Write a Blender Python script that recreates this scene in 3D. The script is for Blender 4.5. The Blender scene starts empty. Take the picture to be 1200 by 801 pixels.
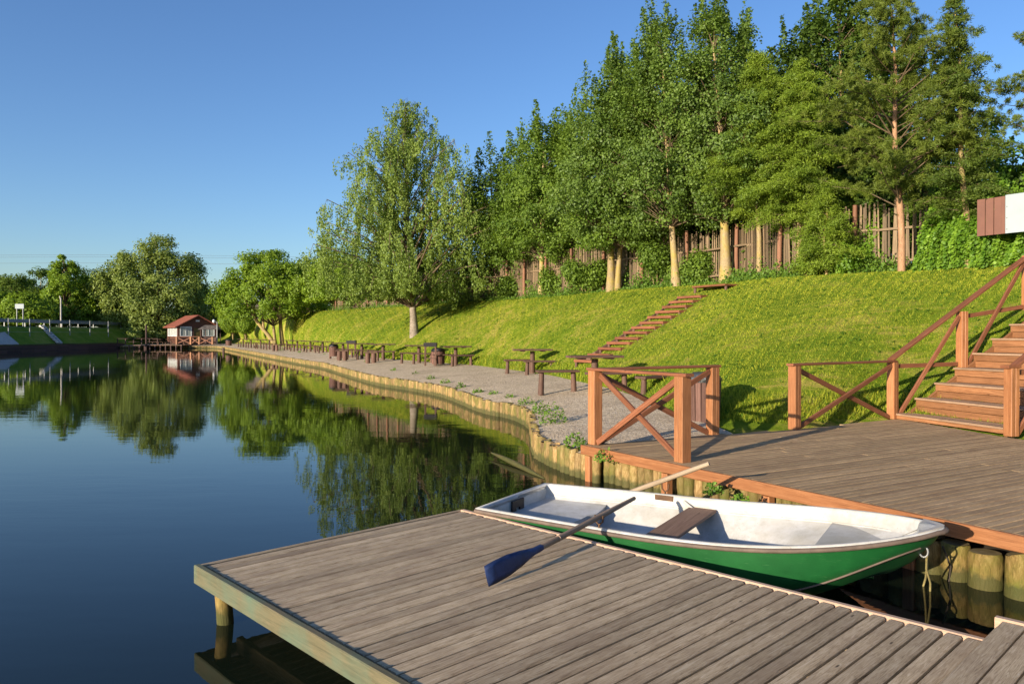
import bpy, math, random
import numpy as np
from mathutils import Vector, Quaternion
random.seed(7)
RNG = np.random.default_rng(11)
R = math.radians
SC = bpy.context.scene
COL = SC.collection

# ------------------------------------------------------------------ camera, light, exposure
EYE = 1.96
FPX = 900.0
PITCH = math.atan(8.5 / FPX)
cam_d = bpy.data.cameras.new('camera')
cam_d.sensor_width = 36.0
cam_d.lens = 27.0
cam_d.clip_start = 0.05
cam_d.clip_end = 4000
cam = bpy.data.objects.new('camera', cam_d)
COL.objects.link(cam)
cam.location = (0, 0, EYE)
cam.rotation_euler = (math.pi / 2 - PITCH, 0, 0)
SC.camera = cam

SUN_EL = 12.0
SUN_AZ = 223.4          # clockwise from +Y
world = bpy.data.worlds.new('World')
SC.world = world
world.use_nodes = True
wn = world.node_tree
sky = wn.nodes.new('ShaderNodeTexSky')
sky.sky_type = 'NISHITA'
sky.sun_disc = False
sky.sun_elevation = R(SUN_EL)
sky.sun_rotation = R(SUN_AZ)
sky.air_density = 1.0
sky.dust_density = 0.9
sky.ozone_density = 3.6
sky.altitude = 100
bg = wn.nodes['Background']
bg.inputs[1].default_value = 0.118
hsv = wn.nodes.new('ShaderNodeHueSaturation')
hsv.inputs['Saturation'].default_value = 1.08
hsv.inputs['Hue'].default_value = .509
wn.links.new(sky.outputs[0], hsv.inputs['Color'])
wn.links.new(hsv.outputs[0], bg.inputs[0])

sd = bpy.data.lights.new('sun', 'SUN')
sd.energy = 5.0
sd.angle = R(0.5)
sd.color = (1.0, 0.85, 0.65)
sun = bpy.data.objects.new('sun', sd)
COL.objects.link(sun)
sdir = Vector((-math.sin(R(SUN_AZ)) * math.cos(R(SUN_EL)), -math.cos(R(SUN_AZ)) * math.cos(R(SUN_EL)), -math.sin(R(SUN_EL))))
sun.rotation_euler = sdir.to_track_quat('-Z', 'Y').to_euler()
sun.location = (-20, -20, 20)
SC.view_settings.view_transform = 'Standard'
SC.view_settings.look = 'None'
SC.view_settings.gamma = 1
SC.view_settings.exposure = 0.86
SC.cycles.max_bounces = 6
SC.cycles.transparent_max_bounces = 8
SC.cycles.sample_clamp_indirect = 6

# ------------------------------------------------------------------ helpers
def ray(px, py):
    u = (px - 600) / FPX
    v = (400.5 - py) / FPX
    c, s = math.cos(PITCH), math.sin(PITCH)
    return Vector((u, c + v * s, v * c - s))

def P(px, py, z):
    """point at height z seen at the photograph's pixel (px, py)"""
    d = ray(px, py)
    k = (z - EYE) / d.z
    return Vector((d.x * k, d.y * k, z))

def PD(px, py, D):
    d = ray(px, py)
    k = D / d.y
    return Vector((d.x * k, D, EYE + d.z * k))

def link(o, parent=None):
    COL.objects.link(o)
    if parent is not None:
        o.parent = parent
    return o

def tag(o, label=None, cat=None, group=None, kind=None):
    if label: o['label'] = label
    if cat: o['category'] = cat
    if group: o['group'] = group
    if kind: o['kind'] = kind
    return o

def thing(name, label, cat, loc=(0, 0, 0), group=None):
    o = bpy.data.objects.new(name, None)
    o.empty_display_size = 0.2
    o.location = loc
    link(o)
    return tag(o, label, cat, group)

def root_loc(p):
    v = Vector((0, 0, 0))
    while p is not None:
        v += p.location
        p = p.parent
    return v

class MB:
    """collects shapes in world space; build() makes ONE mesh object"""
    def __init__(s):
        s.v = []; s.f = []; s.lc = []; s.rn = []; s.mi = []; s.sm = []
    def add(s, vs, fs, lcs=None, rnd=None, mi=0, smooth=False):
        b = len(s.v)
        if rnd is None: rnd = random.random()
        s.v.extend([tuple(q) for q in vs])
        if lcs is None: lcs = vs
        off = rnd * 37.0
        s.lc.extend([(q[0] + off, q[1] + off * .37, q[2] + off * .71) for q in lcs])
        s.rn.extend([rnd] * len(vs))
        s.f.extend([tuple(b + i for i in f) for f in fs])
        s.mi.extend([mi] * len(fs)); s.sm.extend([smooth] * len(fs))
        return s
    def board(s, p0, p1, w, t, up=(0, 0, 1), c=None, mi=0, rnd=None, taper=1.0):
        """chamfered board from p0 to p1 (centre line), width w across, thickness t along up"""
        p0 = Vector(p0); p1 = Vector(p1)
        x = (p1 - p0); L = x.length; x.normalize()
        upv = Vector(up)
        y = upv.cross(x)
        if y.length < 1e-6: y = Vector((1, 0, 0)).cross(x)
        y.normalize(); z = x.cross(y)
        if c is None: c = min(w, t) * .12
        a, b = w / 2, t / 2
        prof = [(-a + c, -b), (a - c, -b), (a, -b + c), (a, b - c), (a - c, b), (-a + c, b), (-a, b - c), (-a, -b + c)]
        vs = []; lcs = []
        for i, (p, k) in enumerate(((p0, 1.0), (p1, taper))):
            for (q, r) in prof:
                vs.append(p + y * q * k + z * r * k); lcs.append((L * i, q, r))
        fs = [(i, (i + 1) % 8, 8 + (i + 1) % 8, 8 + i) for i in range(8)]
        fs += [tuple(range(7, -1, -1)), tuple(range(8, 16))]
        return s.add(vs, fs, lcs, rnd, mi)
    def box(s, lo, hi, mi=0, rnd=None):
        (x0, y0, z0), (x1, y1, z1) = lo, hi
        vs = [(x0, y0, z0), (x1, y0, z0), (x1, y1, z0), (x0, y1, z0), (x0, y0, z1), (x1, y0, z1), (x1, y1, z1), (x0, y1, z1)]
        fs = [(3, 2, 1, 0), (4, 5, 6, 7), (0, 1, 5, 4), (1, 2, 6, 5), (2, 3, 7, 6), (3, 0, 4, 7)]
        return s.add(vs, fs, None, rnd, mi)
    def tube(s, pts, rad, n=8, mi=0, rnd=None, cap=True, smooth=True):
        pts = [Vector(p) for p in pts]
        if not hasattr(rad, '__len__'): rad = [rad] * len(pts)
        vs = []; lcs = []; fs = []
        run = 0
        t0 = (pts[1] - pts[0]).normalized()
        ref = Vector((0, 0, 1)) if abs(t0.z) < .9 else Vector((1, 0, 0))
        nrm = t0.cross(ref).normalized()
        for i, p in enumerate(pts):
            if i: run += (p - pts[i - 1]).length
            a = pts[max(0, i - 1)]; b = pts[min(len(pts) - 1, i + 1)]
            t = (b - a).normalized()
            nrm = (nrm - t * nrm.dot(t)).normalized()
            bi = t.cross(nrm)
            for k in range(n):
                an = 2 * math.pi * k / n
                o = nrm * math.cos(an) * rad[i] + bi * math.sin(an) * rad[i]
                vs.append(p + o); lcs.append((run, math.cos(an) * rad[i], math.sin(an) * rad[i]))
        for i in range(len(pts) - 1):
            for k in range(n):
                k2 = (k + 1) % n
                fs.append((i * n + k, i * n + k2, (i + 1) * n + k2, (i + 1) * n + k))
        s.add(vs, fs, lcs, rnd, mi, smooth)
        if cap:
            r2 = s.rn[-1]
            m = len(pts)
            e0 = vs[:n]; e1 = vs[(m - 1) * n:]
            s.add(e0, [tuple(range(n - 1, -1, -1))], lcs[:n], r2, mi)
            s.add(e1, [tuple(range(n))], lcs[(m - 1) * n:], r2, mi)
        return s
    def prism(s, poly, z0, z1, mi=0, rnd=None):
        n = len(poly)
        vs = [(p[0], p[1], z0) for p in poly] + [(p[0], p[1], z1) for p in poly]
        fs = [tuple(range(n - 1, -1, -1)), tuple(range(n, 2 * n))] + [(i, (i + 1) % n, n + (i + 1) % n, n + i) for i in range(n)]
        return s.add(vs, fs, None, rnd, mi)
    def build(s, name, mats, parent=None, smooth=None):
        me = bpy.data.meshes.new(name)
        o = root_loc(parent)
        me.from_pydata([(a[0] - o.x, a[1] - o.y, a[2] - o.z) for a in s.v], [], s.f)
        if not isinstance(mats, (list, tuple)): mats = [mats]
        for m in mats: me.materials.append(m)
        at = me.attributes.new('lc', 'FLOAT_VECTOR', 'POINT')
        at.data.foreach_set('vector', np.array(s.lc, dtype=np.float32).ravel())
        at = me.attributes.new('rnd', 'FLOAT', 'POINT')
        at.data.foreach_set('value', np.array(s.rn, dtype=np.float32))
        me.polygons.foreach_set('material_index', s.mi)
        me.polygons.foreach_set('use_smooth', s.sm if smooth is None else [smooth] * len(s.f))
        me.update()
        return link(bpy.data.objects.new(name, me), parent)

def fast_mesh(name, V, k, mat, parent=None, rnd=None, N=None):
    """V: (n*k,3) separate k-gons"""
    V = np.asarray(V, dtype=np.float32)
    o = root_loc(parent)
    V = V - np.array([o.x, o.y, o.z], dtype=np.float32)
    n = len(V)
    me = bpy.data.meshes.new(name)
    me.vertices.add(n); me.vertices.foreach_set('co', V.ravel())
    me.loops.add(n); me.loops.foreach_set('vertex_index', np.arange(n, dtype=np.int32))
    me.polygons.add(n // k); me.polygons.foreach_set('loop_start', np.arange(0, n, k, dtype=np.int32))
    me.materials.append(mat)
    at = me.attributes.new('rnd', 'FLOAT', 'POINT')
    if rnd is None: rnd = RNG.random(n // k)
    at.data.foreach_set('value', np.repeat(rnd, k).astype(np.float32))
    me.update(calc_edges=True)
    me.validate()
    return link(bpy.data.objects.new(name, me), parent)

def grid_mesh(name, A, mats, parent=None, smooth=True):
    """A: (r,c,3) vertex grid"""
    A = np.asarray(A); r, c = A.shape[:2]
    m = MB()
    fs = [(i * c + j, i * c + j + 1, (i + 1) * c + j + 1, (i + 1) * c + j) for i in range(r - 1) for j in range(c - 1)]
    m.add(A.reshape(-1, 3).tolist(), fs, rnd=0.0, smooth=smooth)
    return m.build(name, mats, parent)

# ------------------------------------------------------------------ materials
def mat(name):
    m = bpy.data.materials.new(name); m.use_nodes = True
    nt = m.node_tree
    return m, nt, nt.nodes['Principled BSDF'], nt.nodes['Material Output']

def N(nt, typ, **kw):
    n = nt.nodes.new(typ)
    for k, v in kw.items():
        if k.startswith('_'): setattr(n, k[1:], v)
        else:
            key = int(k[1:]) if k[0] == 'i' and k[1:].isdigit() else k.replace('__', ' ')
            n.inputs[key].default_value = v
    return n

def L(nt, a, b): nt.links.new(a, b)

def ramp(nt, fac, stops, interp='LINEAR'):
    r = nt.nodes.new('ShaderNodeValToRGB'); r.color_ramp.interpolation = interp
    el = r.color_ramp.elements
    while len(el) < len(stops): el.new(0.5)
    for e, (p, c) in zip(el, stops):
        e.position = p; e.color = tuple(c) + (1,) if len(c) == 3 else c
    L(nt, fac, r.inputs[0]); return r.outputs[0]

def mixc(nt, fac, a, b, mode='MIX'):
    m = nt.nodes.new('ShaderNodeMix'); m.data_type = 'RGBA'; m.blend_type = mode
    for sock, v in ((m.inputs[0], fac), (m.inputs[6], a), (m.inputs[7], b)):
        if hasattr(v, 'is_output') or hasattr(v, 'links'): L(nt, v, sock)
        else: sock.default_value = v if isinstance(v, (int, float)) else (tuple(v) + (1,) if len(v) == 3 else v)
    return m.outputs[2]

def bump(nt, h, bs, strength=.3, dist=.01):
    b = N(nt, 'ShaderNodeBump', Strength=strength, Distance=dist)
    L(nt, h, b.inputs['Height']); L(nt, b.outputs[0], bs.inputs['Normal']); return b

def attr(nt, name): return N(nt, 'ShaderNodeAttribute', _attribute_name=name)

def wood(name, c1, c2, c3, tone=.35, rough=.7, grain=(1.2, 40, 40), spec=.3, blotch=None, bstr=.35):
    """c1 dark grain, c2 main, c3 light; per-board tone variation"""
    m, nt, bs, out = mat(name)
    a = attr(nt, 'lc'); r = attr(nt, 'rnd')
    mp = N(nt, 'ShaderNodeMapping'); mp.inputs['Scale'].default_value = grain
    L(nt, a.outputs['Vector'], mp.inputs[0])
    n1 = N(nt, 'ShaderNodeTexNoise', Scale=1.6, Detail=8.0, Roughness=.72, Distortion=1.7); L(nt, mp.outputs[0], n1.inputs['Vector'])
    col = ramp(nt, n1.outputs[0], [(.28, c1), (.48, c2), (.72, c3)])
    n2 = N(nt, 'ShaderNodeTexNoise', Scale=2.2, Detail=4.0, Roughness=.6); L(nt, a.outputs['Vector'], n2.inputs['Vector'])
    v = N(nt, 'ShaderNodeMapRange'); v.inputs[1].default_value = 0; v.inputs[2].default_value = 1
    v.inputs[3].default_value = 1 - tone; v.inputs[4].default_value = 1 + tone * .7
    L(nt, r.outputs['Fac'], v.inputs[0])
    hs = N(nt, 'ShaderNodeHueSaturation'); L(nt, col, hs.inputs['Color']); L(nt, v.outputs[0], hs.inputs['Value'])
    c = hs.outputs[0]
    f2 = ramp(nt, n2.outputs[0], [(.42, (0, 0, 0)), (.68, (1, 1, 1))])
    if blotch is None: blotch = tuple(x * .55 for x in c2)
    c = mixc(nt, f2, c, mixc(nt, bstr, c, blotch))
    # knots
    mk = N(nt, 'ShaderNodeMapping'); mk.inputs['Scale'].default_value = (2.2, 9, 9); L(nt, a.outputs['Vector'], mk.inputs[0])
    vo = N(nt, 'ShaderNodeTexVoronoi', Scale=1.0); L(nt, mk.outputs[0], vo.inputs['Vector'])
    fk = ramp(nt, vo.outputs['Distance'], [(.025, (1, 1, 1)), (.07, (0, 0, 0))])
    c = mixc(nt, fk, c, tuple(x * .5 for x in c1))
    L(nt, c, bs.inputs['Base Color'])
    bs.inputs['Roughness'].default_value = rough
    bs.inputs['Specular IOR Level'].default_value = spec
    bump(nt, n1.outputs[0], bs, .35, .004)
    return m

def simple(name, c, rough=.6, metal=0.0, spec=.4, var=.25, scale=6.0, bstr=0.15, bdist=.01):
    m, nt, bs, out = mat(name)
    tc = attr(nt, 'lc')
    n1 = N(nt, 'ShaderNodeTexNoise', Scale=scale, Detail=6.0, Roughness=.65); L(nt, tc.outputs['Vector'], n1.inputs['Vector'])
    col = ramp(nt, n1.outputs[0], [(.3, tuple(x * (1 - var) for x in c)), (.7, tuple(min(1, x * (1 + var * .6)) for x in c))])
    L(nt, col, bs.inputs['Base Color'])
    bs.inputs['Roughness'].default_value = rough; bs.inputs['Metallic'].default_value = metal
    bs.inputs['Specular IOR Level'].default_value = spec
    bump(nt, n1.outputs[0], bs, bstr, bdist)
    return m

def leafmat(name, dark, light, trans=.38, gloss=.06):
    gloss *= .35
    m, nt, bs, out = mat(name)
    nt.nodes.remove(bs)
    r = attr(nt, 'rnd')
    col = ramp(nt, r.outputs['Fac'], [(0, dark), (.55, tuple((a + b) / 2 for a, b in zip(dark, light))), (1, light)])
    d = N(nt, 'ShaderNodeBsdfDiffuse'); L(nt, col, d.inputs[0])
    t = N(nt, 'ShaderNodeBsdfTranslucent')
    tcol = mixc(nt, .5, col, (light[0] * 1.3, light[1] * 1.25, light[2] * .6)); L(nt, tcol, t.inputs[0])
    g = N(nt, 'ShaderNodeBsdfGlossy'); g.inputs['Roughness'].default_value = .6; g.inputs[0].default_value = (.8, .85, .8, 1)
    m1 = N(nt, 'ShaderNodeMixShader'); m1.inputs[0].default_value = trans
    L(nt, d.outputs[0], m1.inputs[1]); L(nt, t.outputs[0], m1.inputs[2])
    m2 = N(nt, 'ShaderNodeMixShader'); m2.inputs[0].default_value = gloss
    L(nt, m1.outputs[0], m2.inputs[1]); L(nt, g.outputs[0], m2.inputs[2])
    L(nt, m2.outputs[0], out.inputs[0])
    return m

M = {}
M['dock'] = wood('weathered_dock_wood', (.10, .066, .036), (.43, .32, .195), (.64, .53, .38), tone=.26, blotch=(.19, .125, .08), bstr=.45, grain=(3.2, 55, 55))
M['deck'] = wood('brown_deck_wood', (.115, .072, .038), (.37, .25, .135), (.51, .375, .225), tone=.22, blotch=(.17, .10, .06), bstr=.45, grain=(3.2, 55, 55))
M['stain'] = wood('orange_stained_wood', (.14, .052, .020), (.31, .125, .048), (.44, .21, .095), tone=.22, rough=.5, spec=.45, grain=(1.0, 26, 26))
M['rail'] = wood('dark_red_rail_wood', (.09, .035, .018), (.20, .075, .036), (.32, .14, .08), tone=.2, rough=.5, grain=(1.0, 26, 26))
M['stair'] = wood('stair_wood', (.10, .045, .020), (.235, .105, .045), (.35, .175, .085), tone=.3, rough=.6, grain=(1.0, 30, 30))
M['tread'] = wood('tread_wood', (.13, .08, .05), (.30, .19, .12), (.44, .31, .21), tone=.2)
M['green_board'] = wood('greenish_painted_board', (.06, .055, .03), (.115, .105, .06), (.18, .145, .085), tone=.1, blotch=(.085, .135, .095), bstr=.8, grain=(1.2, 18, 18))
M['pale_board'] = wood('pale_trim_wood', (.32, .20, .13), (.50, .34, .24), (.62, .46, .34), tone=.15)
M['table'] = wood('dark_table_wood', (.05, .028, .02), (.115, .062, .045), (.19, .115, .085), tone=.25)
M['log'] = wood('mossy_log_wood', (.075, .046, .016), (.25, .158, .060), (.42, .31, .155), tone=.45, blotch=(.10, .11, .018), bstr=.95, grain=(3, 12, 12))
def log_stain(m):
    nt = m.node_tree; bs = nt.nodes['Principled BSDF']
    for b in nt.nodes:
        if b.type == 'BUMP': b.inputs['Strength'].default_value = .9; b.inputs['Distance'].default_value = .014; src = bs.inputs['Base Color'].links[0].from_socket
    g = N(nt, 'ShaderNodeNewGeometry'); sx = N(nt, 'ShaderNodeSeparateXYZ'); L(nt, g.outputs['Position'], sx.inputs[0])
    n = N(nt, 'ShaderNodeTexNoise', Scale=14.0, Detail=5.0); L(nt, g.outputs['Position'], n.inputs['Vector'])
    a = N(nt, 'ShaderNodeMath', _operation='MULTIPLY_ADD'); L(nt, n.outputs[0], a.inputs[0]); a.inputs[1].default_value = -.16; L(nt, sx.outputs[2], a.inputs[2])
    f = ramp(nt, a.outputs[0], [(0.0, (.85, .85, .85)), (.055, (0, 0, 0))])
    c = mixc(nt, f, src, (.05, .055, .015)); L(nt, c, bs.inputs['Base Color'])
M['oldlog'] = wood('old_mossy_log', (.05, .030, .010), (.185, .115, .034), (.36, .25, .10), tone=.35, blotch=(.095, .115, .012), bstr=.95, grain=(4, 14, 14))
M['oldtop'] = wood('old_log_end', (.07, .055, .025), (.17, .13, .065), (.26, .21, .12), tone=.25, grain=(8, 8, 8))
log_stain(M['log']); log_stain(M['oldlog'])
M['logtop'] = wood('log_end_wood', (.13, .10, .05), (.30, .23, .13), (.42, .35, .22), tone=.25, grain=(8, 8, 8))
M['picket'] = wood('grey_picket_wood', (.06, .042, .026), (.17, .12, .072), (.29, .215, .135), tone=.5)
M['fencepost'] = wood('brown_fence_post', (.10, .045, .028), (.21, .10, .06), (.30, .16, .10), tone=.3)
M['oarwood'] = wood('oar_wood', (.10, .065, .04), (.24, .165, .11), (.38, .29, .22), tone=.1, grain=(1.0, 40, 40))
M['palebirch'] = wood('pale_oar_wood', (.16, .11, .07), (.33, .25, .17), (.46, .37, .28), tone=.1, grain=(1.0, 40, 40))
M['bluepaint'] = simple('blue_oar_paint', (.012, .028, .100), rough=.55, var=.5, scale=9)
M['thwart'] = wood('thwart_wood', (.11, .06, .04), (.22, .13, .085), (.30, .20, .14), tone=.1)
M['strip'] = simple('grey_rubber_strip', (.13, .095, .075), rough=.7, var=.4)
M['darkmetal'] = simple('rusty_metal', (.10, .055, .03), rough=.6, metal=.5, var=.4)
M['black'] = simple('black_plastic', (.012, .010, .012), rough=.5)
M['galv'] = simple('galvanised_steel', (.25, .26, .27), rough=.45, metal=.4)
M['white'] = simple('white_paint', (.60, .63, .64), rough=.5, var=.06)
M['palepanel'] = simple('pale_blue_white_panel', (.29, .345, .375), rough=.6, var=.08, scale=2)
M['concrete'] = simple('concrete', (.40, .38, .35), rough=.9, var=.2, scale=3)
M['bark'] = wood('tree_bark', (.12, .08, .04), (.28, .20, .10), (.44, .34, .18), tone=.2, grain=(3, 14, 14), blotch=(.34, .30, .06), bstr=.5)
M['palebark'] = wood('pale_bark', (.12, .08, .045), (.29, .215, .115), (.44, .35, .21), tone=.2, grain=(4, 18, 18), blotch=(.33, .25, .035), bstr=.8)
M['twig'] = wood('dark_twig_bark', (.05, .035, .02), (.12, .085, .05), (.20, .15, .09), tone=.2, grain=(3, 14, 14))
M['pinebark'] = wood('pine_bark', (.12, .06, .03), (.30, .17, .095), (.45, .28, .17), tone=.15, grain=(4, 14, 14))
M['birchbark'] = wood('birch_bark', (.035, .028, .024), (.21, .17, .13), (.46, .41, .35), tone=.1, grain=(12, 6, 6))
M['rope'] = simple('yellow_rope', (.36, .30, .12), rough=.9, var=.4, scale=60)
M['darkrope'] = simple('dark_rope', (.05, .04, .03), rough=.9)
M['brownpanel'] = simple('brown_sign_panel', (.15, .065, .045), rough=.5, var=.12, scale=3)
M['bin'] = wood('bin_cladding', (.05, .025, .018), (.13, .065, .05), (.20, .115, .09), tone=.35)
M['bag'] = simple('grey_plastic_bag', (.06, .065, .07), rough=.3, spec=.6, var=.5, scale=20, bstr=.6, bdist=.03)
M['cabin'] = wood('dark_red_cabin_boards', (.04, .018, .012), (.10, .042, .028), (.16, .075, .05), tone=.15)
M['roof'] = simple('red_roof_tile', (.25, .08, .052), rough=.6, var=.2, scale=5)
M['pane'] = simple('curtained_window', (.36, .39, .37), rough=.15, spec=.6, var=.18, scale=4)
M['door'] = simple('olive_door', (.09, .07, .02), rough=.6)
M['darkstone'] = simple('dark_stone', (.10, .085, .075), rough=.9, var=.6, scale=2.2, bstr=.8, bdist=.1)
M['brick'] = simple('red_brick', (.32, .085, .06), rough=.8, var=.2)
M['quay'] = wood('dark_quay_boards', (.035, .02, .018), (.075, .04, .036), (.12, .075, .065), tone=.3)

LF = {}
LF['linden'] = leafmat('broad_leaf_green', (.050, .105, .012), (.20, .305, .032))
LF['dark'] = leafmat('dark_leaf_green', (.034, .075, .012), (.125, .20, .022))
LF['poplar'] = leafmat('poplar_leaf_green', (.045, .095, .012), (.185, .285, .036), gloss=.09)
LF['birch'] = leafmat('birch_leaf_green', (.085, .15, .02), (.27, .36, .06), gloss=.08)
LF['larch'] = leafmat('larch_needle_green', (.08, .15, .012), (.28, .38, .036))
LF['spruce'] = leafmat('spruce_needle_green', (.045, .09, .012), (.17, .23, .03))
LF['pine'] = leafmat('pine_needle_green', (.055, .095, .012), (.21, .265, .034))
LF['ivy'] = leafmat('ivy_leaf_green', (.085, .19, .010), (.24, .40, .028), gloss=.08)
LF['willow'] = leafmat('willow_leaf_green', (.10, .15, .025), (.29, .36, .07), gloss=.08)
LF['bush'] = leafmat('bright_bush_green', (.085, .165, .010), (.25, .36, .024))
LF['far'] = leafmat('far_tree_green', (.05, .10, .012), (.18, .26, .03))
LF['weed'] = leafmat('weed_green', (.05, .12, .012), (.17, .29, .03))
LF['grass'] = leafmat('grass_blade_green', (.06, .145, .008), (.43, .44, .04), trans=.3, gloss=.03)

# boat paints
def boat_white():
    m, nt, bs, out = mat('chalky_white_gelcoat')
    tc = N(nt, 'ShaderNodeTexCoord')
    n1 = N(nt, 'ShaderNodeTexNoise', Scale=4.0, Detail=8.0, Roughness=.75); L(nt, tc.outputs['Object'], n1.inputs['Vector'])
    n2 = N(nt, 'ShaderNodeTexNoise', Scale=70.0, Detail=3.0); L(nt, tc.outputs['Object'], n2.inputs['Vector'])
    c = ramp(nt, n1.outputs[0], [(.35, (.34, .335, .31)), (.58, (.49, .49, .485))])
    f = ramp(nt, n2.outputs[0], [(.66, (0, 0, 0)), (.74, (1, 1, 1))])
    c = mixc(nt, f, c, (.24, .22, .19))
    n3 = N(nt, 'ShaderNodeTexNoise', Scale=1.3, Detail=5.0, Roughness=.6); L(nt, tc.outputs['Object'], n3.inputs['Vector'])
    c = mixc(nt, ramp(nt, n3.outputs[0], [(.50, (0, 0, 0)), (.68, (.6, .6, .6))]), c, (.34, .31, .24))
    L(nt, c, bs.inputs['Base Color']); bs.inputs['Roughness'].default_value = .5
    return m
M['boatwhite'] = boat_white()
def boat_green():
    m, nt, bs, out = mat('scuffed_green_paint')
    tc = N(nt, 'ShaderNodeTexCoord')
    mp = N(nt, 'ShaderNodeMapping'); mp.inputs['Scale'].default_value = (3, 3, 30); L(nt, tc.outputs['Object'], mp.inputs[0])
    n1 = N(nt, 'ShaderNodeTexNoise', Scale=1.5, Detail=8.0, Roughness=.7); L(nt, tc.outputs['Object'], n1.inputs['Vector'])
    n2 = N(nt, 'ShaderNodeTexNoise', Scale=3.0, Detail=6.0, Roughness=.8); L(nt, mp.outputs[0], n2.inputs['Vector'])
    c = ramp(nt, n1.outputs[0], [(.3, (.003, .055, .012)), (.7, (.010, .105, .024))])
    f = ramp(nt, n2.outputs[0], [(.60, (0, 0, 0)), (.72, (.7, .7, .7))])
    c = mixc(nt, f, c, (.10, .25, .10))
    sx = N(nt, 'ShaderNodeSeparateXYZ'); L(nt, tc.outputs['Object'], sx.inputs[0])
    ad = N(nt, 'ShaderNodeMath', _operation='MULTIPLY_ADD'); L(nt, n1.outputs[0], ad.inputs[0]); ad.inputs[1].default_value = .14; L(nt, sx.outputs[2], ad.inputs[2])
    fl = ramp(nt, ad.outputs[0], [(.12, (1, 1, 1)), (.22, (0, 0, 0))])
    c = mixc(nt, fl, c, (.13, .15, .03))
    L(nt, c, bs.inputs['Base Color']); bs.inputs['Roughness'].default_value = .48
    return m
M['boatgreen'] = boat_green()

def water_mat():
    m, nt, bs, out = mat('pond_water')
    bs.inputs['Base Color'].default_value = (.006, .010, .006, 1)
    bs.inputs['Roughness'].default_value = .015
    bs.inputs['IOR'].default_value = 1.33
    tc = N(nt, 'ShaderNodeTexCoord')
    mp = N(nt, 'ShaderNodeMapping'); mp.inputs['Scale'].default_value = (.55, 1.5, 1); L(nt, tc.outputs['Object'], mp.inputs[0])
    n1 = N(nt, 'ShaderNodeTexNoise', Scale=1.3, Detail=4.0, Roughness=.55); L(nt, mp.outputs[0], n1.inputs['Vector'])
    n2 = N(nt, 'ShaderNodeTexNoise', Scale=.12, Detail=2.0); L(nt, tc.outputs['Object'], n2.inputs['Vector'])
    k = ramp(nt, n2.outputs[0], [(.35, (.15, .15, .15)), (.65, (1, 1, 1))])
    mu = N(nt, 'ShaderNodeMath', _operation='MULTIPLY'); L(nt, n1.outputs[0], mu.inputs[0]); L(nt, k, mu.inputs[1])
    bump(nt, mu.outputs[0], bs, .11, .035)
    return m
M['water'] = water_mat()

def gravel_mat():
    m, nt, bs, out = mat('crushed_gravel')
    tc = N(nt, 'ShaderNodeTexCoord')
    v = N(nt, 'ShaderNodeTexVoronoi', Scale=38.0); L(nt, tc.outputs['Object'], v.inputs['Vector'])
    v2 = N(nt, 'ShaderNodeTexVoronoi', Scale=9.0); L(nt, tc.outputs['Object'], v2.inputs['Vector'])
    n = N(nt, 'ShaderNodeTexNoise', Scale=.9, Detail=5.0, Roughness=.7); L(nt, tc.outputs['Object'], n.inputs['Vector'])
    bw = N(nt, 'ShaderNodeRGBToBW'); L(nt, v.outputs['Color'], bw.inputs[0])
    c = ramp(nt, bw.outputs[0], [(.2, (.32, .235, .155)), (.5, (.53, .42, .285)), (.85, (.70, .58, .42))])
    c = mixc(nt, ramp(nt, n.outputs[0], [(.45, (0, 0, 0)), (.75, (.7, .7, .7))]), c, (.26, .19, .12))
    L(nt, c, bs.inputs['Base Color']); bs.inputs['Roughness'].default_value = .95
    a = N(nt, 'ShaderNodeMath', _operation='ADD'); L(nt, v.outputs['Distance'], a.inputs[0]); L(nt, v2.outputs['Distance'], a.inputs[1])
    bump(nt, a.outputs[0], bs, .7, .02)
    return m
M['gravel'] = gravel_mat()

def lawn_mat(name, c1, c2, c3, sc=1.0):
    m, nt, bs, out = mat(name)
    tc = N(nt, 'ShaderNodeTexCoord')
    n = N(nt, 'ShaderNodeTexNoise', Scale=.55 * sc, Detail=8.0, Roughness=.72); L(nt, tc.outputs['Object'], n.inputs['Vector'])
    mp = N(nt, 'ShaderNodeMapping'); mp.inputs['Rotation'].default_value = (0, 0, R(52)); mp.inputs['Scale'].default_value = (.5, 5, 5)
    L(nt, tc.outputs['Object'], mp.inputs[0])
    n2 = N(nt, 'ShaderNodeTexNoise', Scale=1.1 * sc, Detail=6.0, Roughness=.7, Distortion=.5); L(nt, mp.outputs[0], n2.inputs['Vector'])
    ad = N(nt, 'ShaderNodeMath', _operation='MULTIPLY_ADD'); L(nt, n2.outputs[0], ad.inputs[0]); ad.inputs[1].default_value = .7; L(nt, n.outputs[0], ad.inputs[2])
    c = ramp(nt, ad.outputs[0], [(.62, c1), (.85, c2), (1.08, c3)])
    n3 = N(nt, 'ShaderNodeTexNoise', Scale=38.0 * sc, Detail=4.0, Roughness=.8); L(nt, tc.outputs['Object'], n3.inputs['Vector'])
    c = mixc(nt, ramp(nt, n3.outputs[0], [(.35, (.55, .55, .55)), (.6, (0, 0, 0))]), c, tuple(x * .45 for x in c1))
    L(nt, c, bs.inputs['Base Color']); bs.inputs['Roughness'].default_value = .95; bs.inputs['Specular IOR Level'].default_value = .1
    a = N(nt, 'ShaderNodeMath', _operation='ADD'); L(nt, n3.outputs[0], a.inputs[0]); L(nt, n2.outputs[0], a.inputs[1])
    bump(nt, a.outputs[0], bs, .8, .06)
    return m
M['lawn'] = lawn_mat('mown_lawn', (.055, .115, .006), (.19, .265, .016), (.46, .37, .09))
M['bank'] = lawn_mat('rough_bank_grass', (.075, .15, .012), (.17, .25, .02), (.28, .28, .05), .6)

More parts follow.
